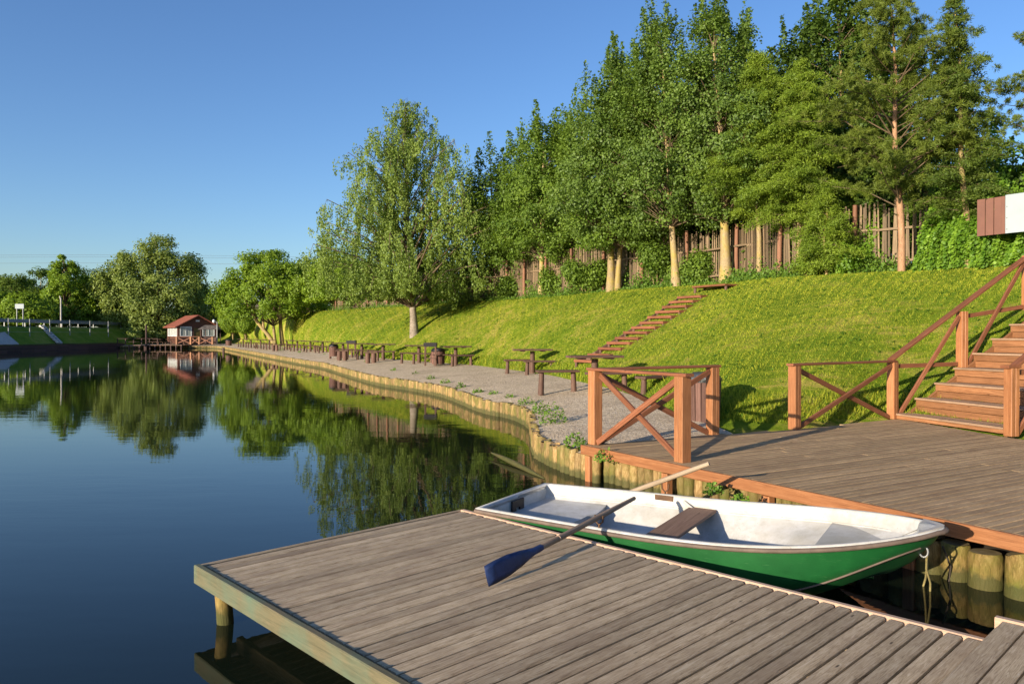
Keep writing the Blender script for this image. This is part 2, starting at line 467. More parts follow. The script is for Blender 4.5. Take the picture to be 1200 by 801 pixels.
# ------------------------------------------------------------------ terrain lines
def cr(pts, n):
    """Catmull-Rom through pts, n samples, uniform by control index"""
    p = np.array(pts, float)
    q = np.vstack([2 * p[0] - p[1], p, 2 * p[-1] - p[-2]])
    t = np.linspace(0, len(p) - 1 - 1e-6, n)
    i = t.astype(int); f = (t - i)[:, None]
    a, b, c, d = q[i], q[i + 1], q[i + 2], q[i + 3]
    return .5 * ((2 * b) + (-a + c) * f + (2 * a - 5 * b + 4 * c - d) * f ** 2 + (-a + 3 * b - 3 * c + d) * f ** 3)

ROWS = [  # foot (x, y, z), crest (x, y, z)
    ((9.6, 4.0, .46), (17, 8, 3.9)), ((8.6, 8.0, .46), (15.5, 12, 3.85)), ((7.75, 11.3, .46), (14.4, 15.6, 3.8)),
    ((6.75, 13.7, .47), (12.9, 19.6, 3.75)), ((4.5, 12.9, .47), (10.9, 21.8, 3.75)), ((3.3, 13.6, .52), (8.3, 24.4, 3.75)),
    ((2.75, 17.0, .62), (7.5, 26.9, 3.75)), ((2.2, 20.0, .65), (6.1, 28.8, 3.75)), ((1.7, 22.5, .65), (4.2, 31.6, 3.75)),
    ((.8, 26.2, .65), (1.6, 36.6, 3.75)), ((-2.0, 33.7, .65), (-2.0, 44.8, 3.9)), ((-4.3, 37.3, .65), (-7.2, 54, 4.0)),
    ((-9.2, 47, .65), (-16.8, 72, 4.2)), ((-16.5, 65, .65), (-27.5, 91.6, 4.2)), ((-25.5, 86, .65), (-37, 112, 3.9)),
    ((-36, 110, .6), (-44.5, 122, 2.7)), ((-46, 121, .55), (-52, 136, 2.6)), ((-57.5, 125, .55), (-59, 140, 3.0))]
NR = 260
FT = cr([a for a, b in ROWS], NR)
CR = cr([b for a, b in ROWS], NR)
NT = 26
tt = np.linspace(0, 1, NT)
pexp = np.interp(FT[:, 1], [0, 45, 80], [1.22, 1.3, 1.05])
prof = 1 - (1 - tt)[None, :] ** pexp[:, None]
outd = CR[:, :2] - FT[:, :2]
outd /= np.linalg.norm(outd, axis=1)[:, None]
HILL = np.zeros((NR, NT, 3))
HILL[:, :, :2] = FT[:, None, :2] * (1 - tt)[None, :, None] + CR[:, None, :2] * tt[None, :, None]
HILL[:, :, 2] = FT[:, None, 2] + (CR[:, None, 2] - FT[:, None, 2]) * prof
und = np.sin(HILL[:, :, 0] * 1.1 + HILL[:, :, 1] * .6) * .035 + np.sin(HILL[:, :, 0] * .5 - HILL[:, :, 1] * 1.3) * .03
HILL[:, :, 2] += und * (np.sin(math.pi * tt) ** .7)[None]
ext = [1.5, 4, 10, 40, 200, 900]
EX = np.zeros((NR, len(ext), 3))
for k, e in enumerate(ext):
    EX[:, k, :2] = CR[:, :2] + outd * e
    EX[:, k, 2] = CR[:, 2] + min(.05 * e, .3) - (0 if e < 30 else .5)
FULL = np.concatenate([HILL, EX], axis=1)
SK = HILL[:, :1].copy(); SK[:, 0, :2] -= outd * .55; SK[:, 0, 2] -= .16
SHEET = np.concatenate([SK, FULL], axis=1)
# dense lookup
_r = np.linspace(0, NR - 1, 900); _c = np.linspace(0, NT + 2 - 1, 160)
ri = np.minimum(_r.astype(int), NR - 2); ci = np.minimum(_c.astype(int), NT + 2 - 2 + 1)
rf = (_r - ri)[:, None, None]; cf = (_c - ci)[None, :, None]
DEN = (FULL[ri][:, ci] * (1 - rf) * (1 - cf) + FULL[ri + 1][:, ci] * rf * (1 - cf) + FULL[ri][:, ci + 1] * (1 - rf) * cf + FULL[ri + 1][:, ci + 1] * rf * cf).reshape(-1, 3)

def ground(x, y):
    d = (DEN[:, 0] - x) ** 2 + (DEN[:, 1] - y) ** 2
    return float(DEN[d.argmin(), 2])

def project(A):
    c, s = math.cos(PITCH), math.sin(PITCH)
    z = A[:, 2] - EYE
    d = A[:, 1] * c - z * s; u = z * c + A[:, 1] * s
    return np.stack([600 + FPX * A[:, 0] / d, 400.5 - FPX * u / d], 1), d
DPX, DDEP = project(DEN)
def pick(px, py):
    """hillside point seen at a pixel"""
    e = (DPX[:, 0] - px) ** 2 + (DPX[:, 1] - py) ** 2
    e[DDEP < 1] = 1e9
    k = e.argmin(); return Vector(DEN[k].tolist())

# ------------------------------------------------------------------ setting: water, pond bed, hillside, path, far bank
wm = MB(); wm.add([(-300, -120, 0), (60, -120, 0), (60, 135, 0), (-300, 135, 0)], [(0, 1, 2, 3)], rnd=0)
tag(wm.build('water', M['water']), kind='structure')
gm = MB(); gm.add([(-3000, -3000, -1.5), (3000, -3000, -1.5), (3000, 3000, -1.5), (-3000, 3000, -1.5)], [(0, 1, 2, 3)], rnd=0)
tag(gm.build('ground', M['bank']), kind='structure')
tag(grid_mesh('hillside', SHEET, M['lawn']), kind='structure')

WALL = [(1.12, 10.18), (.72, 11.1), (.42, 12.3), (.40, 14.0), (.38, 16.2), (-.05, 18.0), (-.75, 19.4), (-2.13, 24), (-3.7, 27.2), (-5.3, 30), (-7.9, 36.5),
        (-10.6, 43.6), (-13, 48.5), (-18.5, 60), (-26, 76), (-34, 93), (-41.5, 108), (-46, 110.5), (-57, 111.5)]
# deck geometry
DK0 = P(685, 521, .47); DK1 = P(1200, 627, .47)
dv = (DK1 - DK0).normalized(); dv.z = 0
DK1x = DK0 + dv * 10.5                        # beyond the frame
dn = Vector((-dv.y, dv.x, 0))                 # towards the land
# gravel path between the log wall and the foot of the slope
W2 = [np.array(w) for w in WALL]
wl = cr([(w[0], w[1], .355) for w in WALL], 200)
ftl = cr([(3.35, 11.4, .46), (3.3, 12.4, .48), (3.1, 13.4, .50), (2.9, 15, .56), (2.65, 17.2, .62), (2.4, 19, .64), (1.75, 22.5, .65), (.8, 26.2, .655), (-.6, 30, .655), (-2.0, 33.7, .655),
          (-4.3, 37.3, .655), (-9.2, 47, .655), (-11.6, 53, .655), (-16.5, 65, .655), (-21, 75.5, .655), (-30, 96, .63), (-36, 110, .61), (-43, 119, .57), (-57, 124.5, .55)], 200)
PT = np.zeros((200, 9, 3))
for k in range(9):
    f = k / 8
    PT[:, k] = wl * (1 - f) + ftl * f
    PT[:, k, 2] += .02 * math.sin(f * 3.1)
PT[:, 0, 2] -= .02
tag(grid_mesh('gravel_path', PT, M['gravel']), kind='structure')
# land under the upper deck
um = MB(); um.prism([(1.3, 10.3), (4.05, 5.7), (7.05, .6), (14, 2), (10, 12), (6.9, 14), (3.3, 13.2), (2.2, 11.6)], -1.2, .16)
um.add([(1.3, 10.3, .164), (4.05, 5.7, .164), (7.05, .6, .164), (14, 2, .164), (10, 12, .34), (6.9, 14, .40), (3.3, 13.2, .40), (2.2, 11.6, .30)], [(0, 1, 2, 3, 4, 5, 6, 7)], rnd=0)
M['soil'] = simple('dark_soil', (.07, .05, .03), rough=.95, var=.5, scale=3)
tag(um.build('soil', M['soil']), kind='structure')

# far left embankment
ye = np.linspace(-60, 135, 60)
pr = [(-57.4, -.6), (-57.4, .74), (-58.2, .80), (-61.3, 2.75), (-62, 3.0), (-66, 3.05), (-120, 3.1), (-900, 3.0)]
EM = np.zeros((60, len(pr), 3))
for j, (x, z) in enumerate(pr):
    EM[:, j, 0] = x + np.sin(ye * .35 + j) * (.15 if 1 < j < 4 else 0); EM[:, j, 1] = ye; EM[:, j, 2] = z + np.sin(ye * .5 + 2 * j) * (.06 if 1 < j < 4 else 0)
tag(grid_mesh('embankment', EM[:, ::-1], M['bank'], smooth=False), kind='structure')
# road on the embankment
rm = MB(); rm.add([(-72, -60, 3.09), (-64.5, -60, 3.09), (-64.5, 150, 3.09), (-72, 150, 3.09)], [(0, 1, 2, 3)], rnd=0)
M['asphalt'] = simple('asphalt', (.06, .06, .062), rough=.9, scale=2)
tag(rm.build('road', M['asphalt']), kind='structure')
# far land behind cabin
fm = MB(); fm.add([(-900, 134, 3.02), (-50, 136, 3.1), (-45, 160, 3.3), (200, 700, 3.3), (-900, 700, 3.0)], [(0, 1, 2, 3, 4)], rnd=0)
tag(fm.build('far_field', M['bank']), kind='structure')

# pale footpath along the crest
cp = np.zeros((NR, 2, 3))
cp[:, 0, :2] = CR[:, :2] + outd * .15; cp[:, 1, :2] = CR[:, :2] + outd * .62
for k in (0, 1): cp[:, k, 2] = CR[:, 2] + .03 + .012 * k
M['dust'] = simple('dusty_footpath', (.40, .34, .24), rough=.95, var=.4, scale=1.5)
tag(grid_mesh('crest_footpath', cp[25:170], M['dust']), kind='structure')

# ------------------------------------------------------------------ grass blades (stuff)
def grass_blades():
    n = 420000
    rr = RNG.random(n * 3) ; cc = RNG.random(n * 3)
    rI = rr * (NR - 1.001); cI = cc * (NT + 1 - 1.001)
    i = rI.astype(int); j = cI.astype(int); fr = (rI - i)[:, None]; fc = (cI - j)[:, None]
    p = FULL[i, j] * (1 - fr) * (1 - fc) + FULL[i + 1, j] * fr * (1 - fc) + FULL[i, j + 1] * (1 - fr) * fc + FULL[i + 1, j + 1] * fr * fc
    # weight: area per cell over distance squared
    e1 = FULL[i + 1, j] - FULL[i, j]; e2 = FULL[i, j + 1] - FULL[i, j]
    ar = np.linalg.norm(np.cross(e1, e2), axis=1)
    px, d = project(p)
    w = ar / np.maximum(d, 6) ** 1.6 * ((px[:, 0] > -80) & (px[:, 0] < 1330) & (d > 5) & (d < 80))
    keep = RNG.random(len(w)) < w / np.quantile(w[w > 0], .93)
    p = p[keep][:n]; d = d[keep][:n]
    m = len(p)
    # clumping tone
    q = rI[keep][:n]; cq = cI[keep][:n] / NT
    streak = np.sin(q * 4.3 + 1.2 * np.sin(cq * 5)) * .5 + np.sin(q * 9.7 + 2 * np.sin(cq * 3 + 1)) * .35 + np.sin(q * 21.0) * .25
    patch = np.sin(p[:, 0] * .9 + 2 * np.sin(p[:, 1] * .45)) * np.sin(p[:, 1] * .8 + 1.3 * np.sin(p[:, 0] * .7))
    tone = np.clip(.5 + .42 * streak + .25 * patch, 0, 1)
    az = RNG.random(m) * 2 * np.pi
    side = np.stack([np.cos(az), np.sin(az), np.zeros(m)], 1)
    h = (.018 + .034 * RNG.random(m) ** 2) * (.6 + .5 * tone) * (1 + np.maximum(0, d - 15) * .012)
    tall = RNG.random(m) < .02 * (patch < 0)
    h = np.where(tall, h * 2.2, h); h = np.where(cq < .10, h * (1.3 + 2.2 * RNG.random(m)), h)
    bare = (patch > .66) & (RNG.random(m) < .7); h = np.where(bare, h * .25, h)
    wd = .0045 * (1 + np.maximum(0, d - 8) * .10)
    lean = RNG.normal(size=(m, 3)) * .45; lean[:, 2] = 1
    lean /= np.linalg.norm(lean, axis=1)[:, None]
    a = p - side * wd[:, None]; b = p + side * wd[:, None]; c = p + lean * h[:, None]
    a[:, 2] -= .01; b[:, 2] -= .01
    V = np.stack([a, b, c], 1).reshape(-1, 3)
    rnd = np.clip(.12 + .62 * tone + RNG.normal(size=m) * .30, 0, 1)
    o = fast_mesh('grass', V, 3, LF['grass'], rnd=rnd)
    tag(o, kind='stuff')
grass_blades()

def lawn_weeds():
    n = 900
    r_ = RNG.random(n) * 150 + 25; c_ = RNG.random(n) ** .8 * 24
    i = r_.astype(int); j = c_.astype(int)
    p = FULL[i, j] + RNG.normal(size=(n, 3)) * np.array([.25, .25, 0])
    k = 9
    P_ = np.repeat(p, k, axis=0); m = len(P_)
    a = RNG.random(m) * 6.283; d = np.linalg.norm(P_[:, :2], axis=1)
    ln = RNG.uniform(.035, .085, m) * (1 + np.maximum(0, d - 18) * .012)
    dr = np.stack([np.cos(a), np.sin(a), RNG.uniform(.25, .9, m)], 1)
    nr = np.stack([-np.cos(a), -np.sin(a), np.full(m, 1.0)], 1)
    z = np.array([ground(x, y) for x, y in p[:, :2]])
    P_[:, 2] = np.repeat(z, k)
    tag(fast_mesh('weeds', leaves(P_ + dr * ln[:, None] * .5, nr, ln, ln * .38, dr), 4, LF['weed'], rnd=np.repeat(RNG.random(n), k)), kind='stuff')
# ------------------------------------------------------------------ log palisade
def palisade():
    t = thing('log_retaining_wall', 'long wall of upright mossy logs holding up the gravel path along the water', 'log wall', (1.1, 10.2, 0))
    near = [DK1x + dn * .03, DK1 + dn * .03, DK1.lerp(DK0, .35) + dn * .12, DK0 + dn * .2]
    pts = [(q.x, q.y) for q in near] + [(w[0], w[1]) for w in WALL[:]]
    seg = cr([(x, y, 0) for x, y in pts[4:]], 900)[:, :2]
    line = np.vstack([np.array(pts[0])[None], np.array(pts[1])[None], np.array(pts[2])[None], np.array(pts[3])[None], seg])
    dl = np.linalg.norm(np.diff(line, axis=0), axis=1); cum = np.concatenate([[0], np.cumsum(dl)])
    s = 0.0; k = 0
    far = MB()
    endk = 0
    while s < cum[-1] - .05:
        x = np.interp(s, cum, line[:, 0]); y = np.interp(s, cum, line[:, 1])
        if y < 4.2: s += .26; continue
        dist = math.hypot(x, y)
        r = .118 if (y < 7.0 and x > 2.9) else (.069 if y < 40 else .11)
        r *= random.uniform(.9, 1.1)
        top = .30 + random.uniform(-.04, .03) if r > .1 and y < 8 else .355 + random.uniform(-.03, .025)
        if y < 9.9 and x > 1.25 and r < .1: top = min(top, .335)
        jx, jy = random.uniform(-.012, .012), random.uniform(-.012, .012)
        m = MB() if endk < 100 and y < 18.2 else far
        nn = 16 if r > .1 and y < 8 else (10 if y < 20 else 6)
        zz = [-.5, -.02, .05, .11, .17, .22, top - .015, top]
        rr = [r * random.uniform(.98, 1.06)] + [r * random.uniform(.94, 1.05) for _ in range(5)] + [r, r * .90]
        if m is far: zz = [-.3, .12, top]; rr = [r, r, r * .97]
        px_ = [Vector((x + jx + random.uniform(-.004, .004), y + jy + random.uniform(-.004, .004), z)) for z in zz]
        rv = random.random()
        m.tube(px_, rr, nn, 0, rv, cap=False)
        rg = [Vector((px_[-1].x + math.cos(a) * rr[-1], px_[-1].y + math.sin(a) * rr[-1], top)) for a in [2 * math.pi * q / nn for q in range(nn)]]
        m.add(rg, [tuple(range(nn))], None, rv, 1)
        if m is not far:
            m.build('log', [M['oldlog'], M['oldtop']] if r > .1 else [M['log'], M['logtop']], t); endk += 1
        s += r * 2 * (random.uniform(1.02, 1.09) if r > .1 else random.uniform(1.0, 1.09))
        k += 1
    tag(far.build('distant_logs', [M['log'], M['logtop']], t), kind='stuff')
    # soil strip closing the gap behind the logs
palisade()

# ------------------------------------------------------------------ lower dock
DZ = .36
A = P(233, 663.5, DZ); B = P(544.5, 597.5, DZ)
A2 = P(470, 800, DZ); C = P(1148, 747.5, DZ)
eL = (A2 - A).normalized(); eR = (C - B).normalized()
def lower_dock():
    t = thing('wooden_dock', 'weathered grey plank dock with a blue-bladed oar lying on it beside the boat', 'dock', (0, 4.5, 0))
    LEN = (C - B).length + .03
    ratio = 1.0
    n = 43
    m = MB()
    inset = .045
    pd = (B - A).normalized()
    for i in range(n):
        s0 = .012 + i * LEN / n; s1 = s0 + LEN / n - .016
        a0 = A + eL * s0 * 1.0; a1 = A + eL * s1; b0 = B + eR * s0; b1 = B + eR * s1
        pa = (a0 + a1) / 2 + pd * inset; pb = (b0 + b1) / 2 - pd * inset
        dz = random.uniform(-.0025, .0025)
        w = LEN / n - .016
        m.board(pa + Vector((0, 0, -.016 + dz)), pb + Vector((0, 0, -.016 + dz + random.uniform(-.002, .002))), w, .032, c=.008)
    m.build('decking', M['dock'], t)
    endL = A + eL * (LEN + .05); endR = B + eR * (LEN + .02)
    f = MB(); off = Vector((0, 0, -.055))
    f.board(A + off - eL * .03, endL + off, .045, .13, c=.006)
    f.build('fascia', M['green_board'], t)
    f = MB(); f.board(B + Vector((0, 0, -.040)) - eR * .03, endR + Vector((0, 0, -.040)), .045, .088, c=.006)
    f.build('fascia', M['pale_board'], t)
    f = MB(); f.board(A + Vector((0, 0, -.052)) - eL * .045, B + Vector((0, 0, -.052)) - eR * .045, .035, .10, c=.006)
    f.build('fascia', M['dock'], t)
    j = MB()
    for k in range(5):
        q = .12 + k * .19
        p0 = A.lerp(B, q); p1 = endL.lerp(endR, q)
        j.board(p0 + Vector((0, 0, -.10)), p1 + Vector((0, 0, -.10)), .05, .11)
    j.build('joist', M['dock'], t)
    b = P(262, 729, 0)
    for q in [b, A.lerp(B, .9) + eL * .25, A + eL * 2.6 + pd * .25, B + eR * 2.4 - pd * .3, B + eR * 3.9 - pd * .3]:
        l = MB(); l.tube([(q.x + .012, q.y, -.7), (q.x + .012, q.y, 0), (q.x + .005, q.y, .1), (q.x - .012, q.y, .29)], [.058, .056, .055, .053], 14)
        l.build('leg', M['oldlog'], t)
lower_dock()

def walkway():
    t = thing('wooden_walkway', 'raised weathered plank walkway at the lower right corner next to the dock', 'walkway', (1.5, 2.5, 0))
    z = .405
    q = P(1173.5, 723, z); pd = (B - A).normalized(); pd.z = 0
    e = Vector((pd.y, -pd.x, 0))
    m = MB()
    w = .112
    for i in range(22):
        o = q + e * (.014 + w / 2 + i * (w + .010))
        m.board(o + pd * (-.06) + Vector((0, 0, -.018)), o - pd * 7.0 + Vector((0, 0, -.018)), w, .036, c=.007)
    m.build('decking', M['dock'], t)
    f = MB(); f.board(q + Vector((0, 0, -.04)) - pd * .03 - e * .02, q + e * 2.9 - pd * .03 + Vector((0, 0, -.04)), .05, .10, c=.006)
    f.build('fascia', M['pale_board'], t)
    f = MB(); f.board(q + Vector((0, 0, -.07)) - e * .002 - pd * .05, q - pd * 7 + Vector((0, 0, -.07)), .024, .06)
    f.build('fascia', M['dock'], t)
    for (a, b_) in ((.3, .3), (.3, 3.5), (2.3, .3), (2.3, 3.5), (.3, 6.3), (2.3, 6.3)):
        p = q + e * a - pd * b_
        l = MB(); l.tube([(p.x, p.y, -.7), (p.x, p.y, .365)], .055, 12); l.build('leg', M['bark'], t)
walkway()

# ------------------------------------------------------------------ upper deck
UZ = .47
RB = (Vector((3.02, 11.56, 0)) - Vector((1.03, 10.4, 0))).normalized()   # plank direction
def upper_deck():
    t = thing('wooden_deck', 'large brown plank deck with orange edge board in front of the stairs', 'deck', (4, 9, 0))
    poly = [DK0, P(842, 508.5, UZ), P(935, 502.5, UZ), P(1046, 490.5, UZ), P(1056, 491, UZ), P(1176, 511.5, UZ), P(1200, 515, UZ), Vector((9.6, 10.2, UZ)), DK1x + Vector((3.5, 2.0, 0)), DK1x]
    poly = [(p.x, p.y) for p in poly]
    pdir = np.array([RB.x, RB.y]); pn = np.array([-RB.y, RB.x])
    pts = np.array(poly)
    v = pts @ pn
    m = MB(); w = .084; g = .013
    vv = v.min()
    while vv < v.max():
        c = vv + w / 2
        xs = []
        for i in range(len(pts)):
            a, b = pts[i], pts[(i + 1) % len(pts)]
            va, vb = a @ pn - c, b @ pn - c
            if va * vb < 0:
                f = va / (va - vb); xs.append((a + (b - a) * f) @ pdir)
        xs.sort()
        for k in range(0, len(xs) - 1, 2):
            u0, u1 = xs[k], xs[k + 1]
            if u1 - u0 < .05: continue
            cuts = [u0]
            if u1 - u0 > 3: cuts.append(u0 + (u1 - u0) * random.uniform(.3, .7))
            cuts.append(u1)
            for a, b in zip(cuts[:-1], cuts[1:]):
                p0 = pdir * (a + .002) + pn * c; p1 = pdir * (b - .002) + pn * c
                dz = random.uniform(-.002, .002)
                m.board((p0[0], p0[1], UZ - .016 + dz), (p1[0], p1[1], UZ - .016 + dz), w, .03, c=.005)
        vv += w + g
    m.build('decking', M['deck'], t)
    f = MB(); o = -dn * .022 + Vector((0, 0, -.062))
    f.board(DK0 + o - dv * .03, DK1x + o, .042, .125, c=.006)
    f.build('edge_board', M['stain'], t)
    f = MB(); q = P(842, 508.5, UZ)
    f.board(DK0 + Vector((0, 0, -.06)), Vector((q.x, q.y, UZ - .06)), .04, .10, c=.006); f.build('edge_board', M['deck'], t)
    for s in (.12, 1.62, 3.1, 4.6, 6.1):
        p = DK0 + dv * s + dn * .0
        l = MB(); l.board((p.x, p.y, -.5), (p.x, p.y, UZ - .13), .10, .10, up=dv, c=.01); l.build('leg', M['stain'], t)
    j = MB()
    for s in (.5, 1.5, 2.5):
        p0 = DK0 + dn * s * 1.0 + dv * .3; p1 = DK1x + dn * s
        j.board(p0 + Vector((0, 0, -.10)), p1 + Vector((0, 0, -.10)), .05, .10)
    j.build('joist', M['deck'], t)
upper_deck()

# ------------------------------------------------------------------ railings
def post(t, p, h, ax):
    """doubled post: two beams with a groove, cap-free; ax = horizontal axis"""
    ax = Vector(ax).normalized(); s = Vector((-ax.y, ax.x, 0))
    m = MB(); p = Vector(p)
    for k in (-1, 1):
        m.board(p + ax * k * .037, p + ax * k * .037 + Vector((0, 0, h)), .142, .071, up=ax, c=.006)
    return m.build('post', M['stain'], t)

def rail(t, a, b, w=.13, th=.038, name='handrail'):
    m = MB(); m.board(a, b, w, th, c=.008); return m.build(name, M['rail'], t)

def brace(t, a, b, w=.075, th=.04, ax=(0, 0, 1)):
    m = MB(); m.board(a, b, w, th, up=ax, c=.006); return m.build('cross_brace', M['rail'], t)

def bay(t, p, q, h, axis):
    """X between posts p and q (base points), h = post height"""
    d = (q - p); d.z = 0; d.normalize(); n = Vector((-d.y, d.x, 0))
    up = Vector((0, 0, 1))
    a, b = p + d * .09, q - d * .09
    brace(t, a + up * .03 - n * .021, b + up * (h - .06) - n * .021, ax=n)
    brace(t, a + up * (h - .06) + n * .021, b + up * .03 + n * .021, ax=n)

def railing_a():
    p1 = P(696, 520, UZ) + dn * .02; p2 = P(797.5, 541, UZ) + dn * .03; p3 = P(835, 508.5, UZ)
    t = thing('wooden_railing', 'L-shaped orange wooden railing with crossed braces at the water corner of the deck', 'railing', p2)
    for p in (p1, p2, p3):
        post(t, p, 1.0, (p2 - p1) if p is not p3 else (p3 - p1))
    up = Vector((0, 0, 1.019))
    d12 = (p2 - p1).normalized(); d13 = (p3 - p1).normalized()
    rail(t, p1 + up - d12 * .12, p2 + up + d12 * .12)
    rail(t, p1 + up + d13 * .09 + Vector((0, 0, .0)), p3 + up + d13 * .11)
    bay(t, p1, p2, 1.0, None); bay(t, p1, p3, 1.0, None)
railing_a()

SD = Vector((.964, .266, 0)); TD = Vector((.266, -.964, 0))
S0 = P(1050, 490.5, UZ)        # left front corner of the stairs
STEP_T, STEP_R = .425, .265
STEP_W = 2.15
NSTEP = 12
def stairs():
    t = thing('wooden_staircase', 'wide orange-brown wooden staircase climbing the grass bank from the deck', 'staircase', S0)
    for k in range(NSTEP):
        z1 = UZ + .10 + k * STEP_R
        o = S0 + SD * (k * STEP_T); o.z = 0
        c0 = o + Vector((0, 0, 0)); c1 = o + TD * STEP_W
        up = Vector((0, 0, 1))
        # riser of two boards
        hr = (.10 if k == 0 else STEP_R) - .035
        m = MB()
        if k == 0:
            m.board(c0 + up * (z1 - .035 - hr / 2) + SD * .02, c1 + up * (z1 - .035 - hr / 2) + SD * .02, .03, hr - .004, c=.004)
        else:
            for q in (.25, .75):
                zc = z1 - .035 - hr * (1 - q)
                m.board(c0 + up * zc + SD * .02, c1 + up * zc + SD * .02, .03, hr / 2 - .006, c=.006)
        m.build('riser', M['stair'], t)
        m = MB(); nb = 3
        wb = (STEP_T + .03) / nb
        for b in range(nb):
            q = o + SD * (-.02 + wb * (b + .5))
            m.board(q - TD * .015 + up * (z1 - .0175), q + TD * (STEP_W + .015) + up * (z1 - .0175), wb - .007, .034, c=.005)
        m.build('tread', M['tread'], t)
    for side in (.02, STEP_W - .02):
        m = MB(); a = S0 + TD * side + SD * .1; b = a + SD * (NSTEP * STEP_T)
        m.board(Vector((a.x, a.y, UZ - .10)), Vector((b.x, b.y, UZ - .10 + NSTEP * STEP_R)), .045, .20, up=(0, 0, 1)); m.build('stringer', M['stair'], t)
stairs()

def railing_b():
    slope = STEP_R / STEP_T
    p4 = P(931, 502.5, UZ); p5 = S0 - SD * .03 - TD * .05; p5.z = UZ
    t = thing('wooden_railing', 'orange wooden railing that turns from the deck edge up the left side of the staircase', 'railing', p5)
    post(t, p4, 1.0, p5 - p4); post(t, p5, 1.0, p5 - p4)
    d = (p5 - p4).normalized(); up = Vector((0, 0, 1))
    rail(t, p4 + up * 1.019 - d * .12, p5 + up * 1.019 + d * .05)
    bay(t, p4, p5, 1.0, None)
    prev = p5
    for k in range(1, 4):
        r = 1.52 * k
        p = p5 + SD * r; kk = int((r + .03) / STEP_T)
        p.z = UZ + .10 + kk * STEP_R
        post(t, p, 1.02, SD)
        # braces of the sloping bay: one upright, one flat, crossing
        n = Vector((-SD.y, SD.x, 0))
        a, b = prev + SD * .09, p - SD * .09
        brace(t, a + up * .03 - n * .022, b + up * .93 - n * .022, ax=n)
        brace(t, a + up * .93 + n * .022, b + up * .06 + n * .022, ax=n)
        prev = p
    z0 = p5.z + 1.06
    m = MB(); m.board(p5 + up * 1.045 - SD * .05, p5 + SD * 4.9 + up * (1.045 + slope * 4.95), .14, .045, c=.008); m.build('handrail', M['rail'], t)
railing_b()

def railing_c():
    slope = STEP_R / STEP_T
    p = P(1185, 510.5, UZ)
    t = thing('wooden_railing', 'orange wooden railing on the right side of the staircase at the picture edge', 'railing', p)
    post(t, p, 1.0, SD); up = Vector((0, 0, 1)); prev = p
    n = Vector((-SD.y, SD.x, 0))
    for k in (1, 2, 3):
        q = p + SD * 1.52 * k; q.z = UZ + .1 + int((1.52 * k + .03) / STEP_T) * STEP_R
        post(t, q, 1.02, SD)
        a, b = prev + SD * .09, q - SD * .09
        brace(t, a + up * .03 - n * .022, b + up * .93 - n * .022, ax=n)
        brace(t, a + up * .93 + n * .022, b + up * .06 + n * .022, ax=n)
        prev = q
    m = MB(); m.board(p + up * 1.019 - SD * .13, p + SD * .1 + up * 1.02, .15, .04, c=.008)
    m.board(p + up * 1.03 + SD * .05, p + SD * 4.9 + up * (1.03 + slope * 4.9), .14, .045, c=.008); m.build('handrail', M['rail'], t)
railing_c()

# ------------------------------------------------------------------ rowing boat
BQ = dict(sx=.002, sy=7.403, th=-.561, L=3.642, ws=.622, wm=.75, zs=.412, zm=.419, zb=.586, roll=.019, um=.565)
BA = Vector((math.cos(BQ['th']), math.sin(BQ['th']), 0)); BL = Vector((-BA.y, BA.x, 0))
BO = Vector((BQ['sx'], BQ['sy'], 0))
def bw(u):
    if u < BQ['um']: return BQ['ws'] + (BQ['wm'] - BQ['ws']) * math.sin(u / BQ['um'] * math.pi / 2)
    return BQ['wm'] * max(0.0, 1 - ((u - BQ['um']) / (1 - BQ['um'])) ** 2.4) ** .75
def bz(u):
    return BQ['zm'] + ((BQ['zs'] - BQ['zm']) * ((.4 - u) / .4) ** 2 if u < .4 else (BQ['zb'] - BQ['zm']) * ((u - .4) / .6) ** 2)
def sst(a, b, x):
    x = min(1, max(0, (x - a) / (b - a))); return x * x * (3 - 2 * x)
def bpt(al, lat, z): return BO + BA * al + BL * lat + Vector((0, 0, z + lat * BQ['roll']))
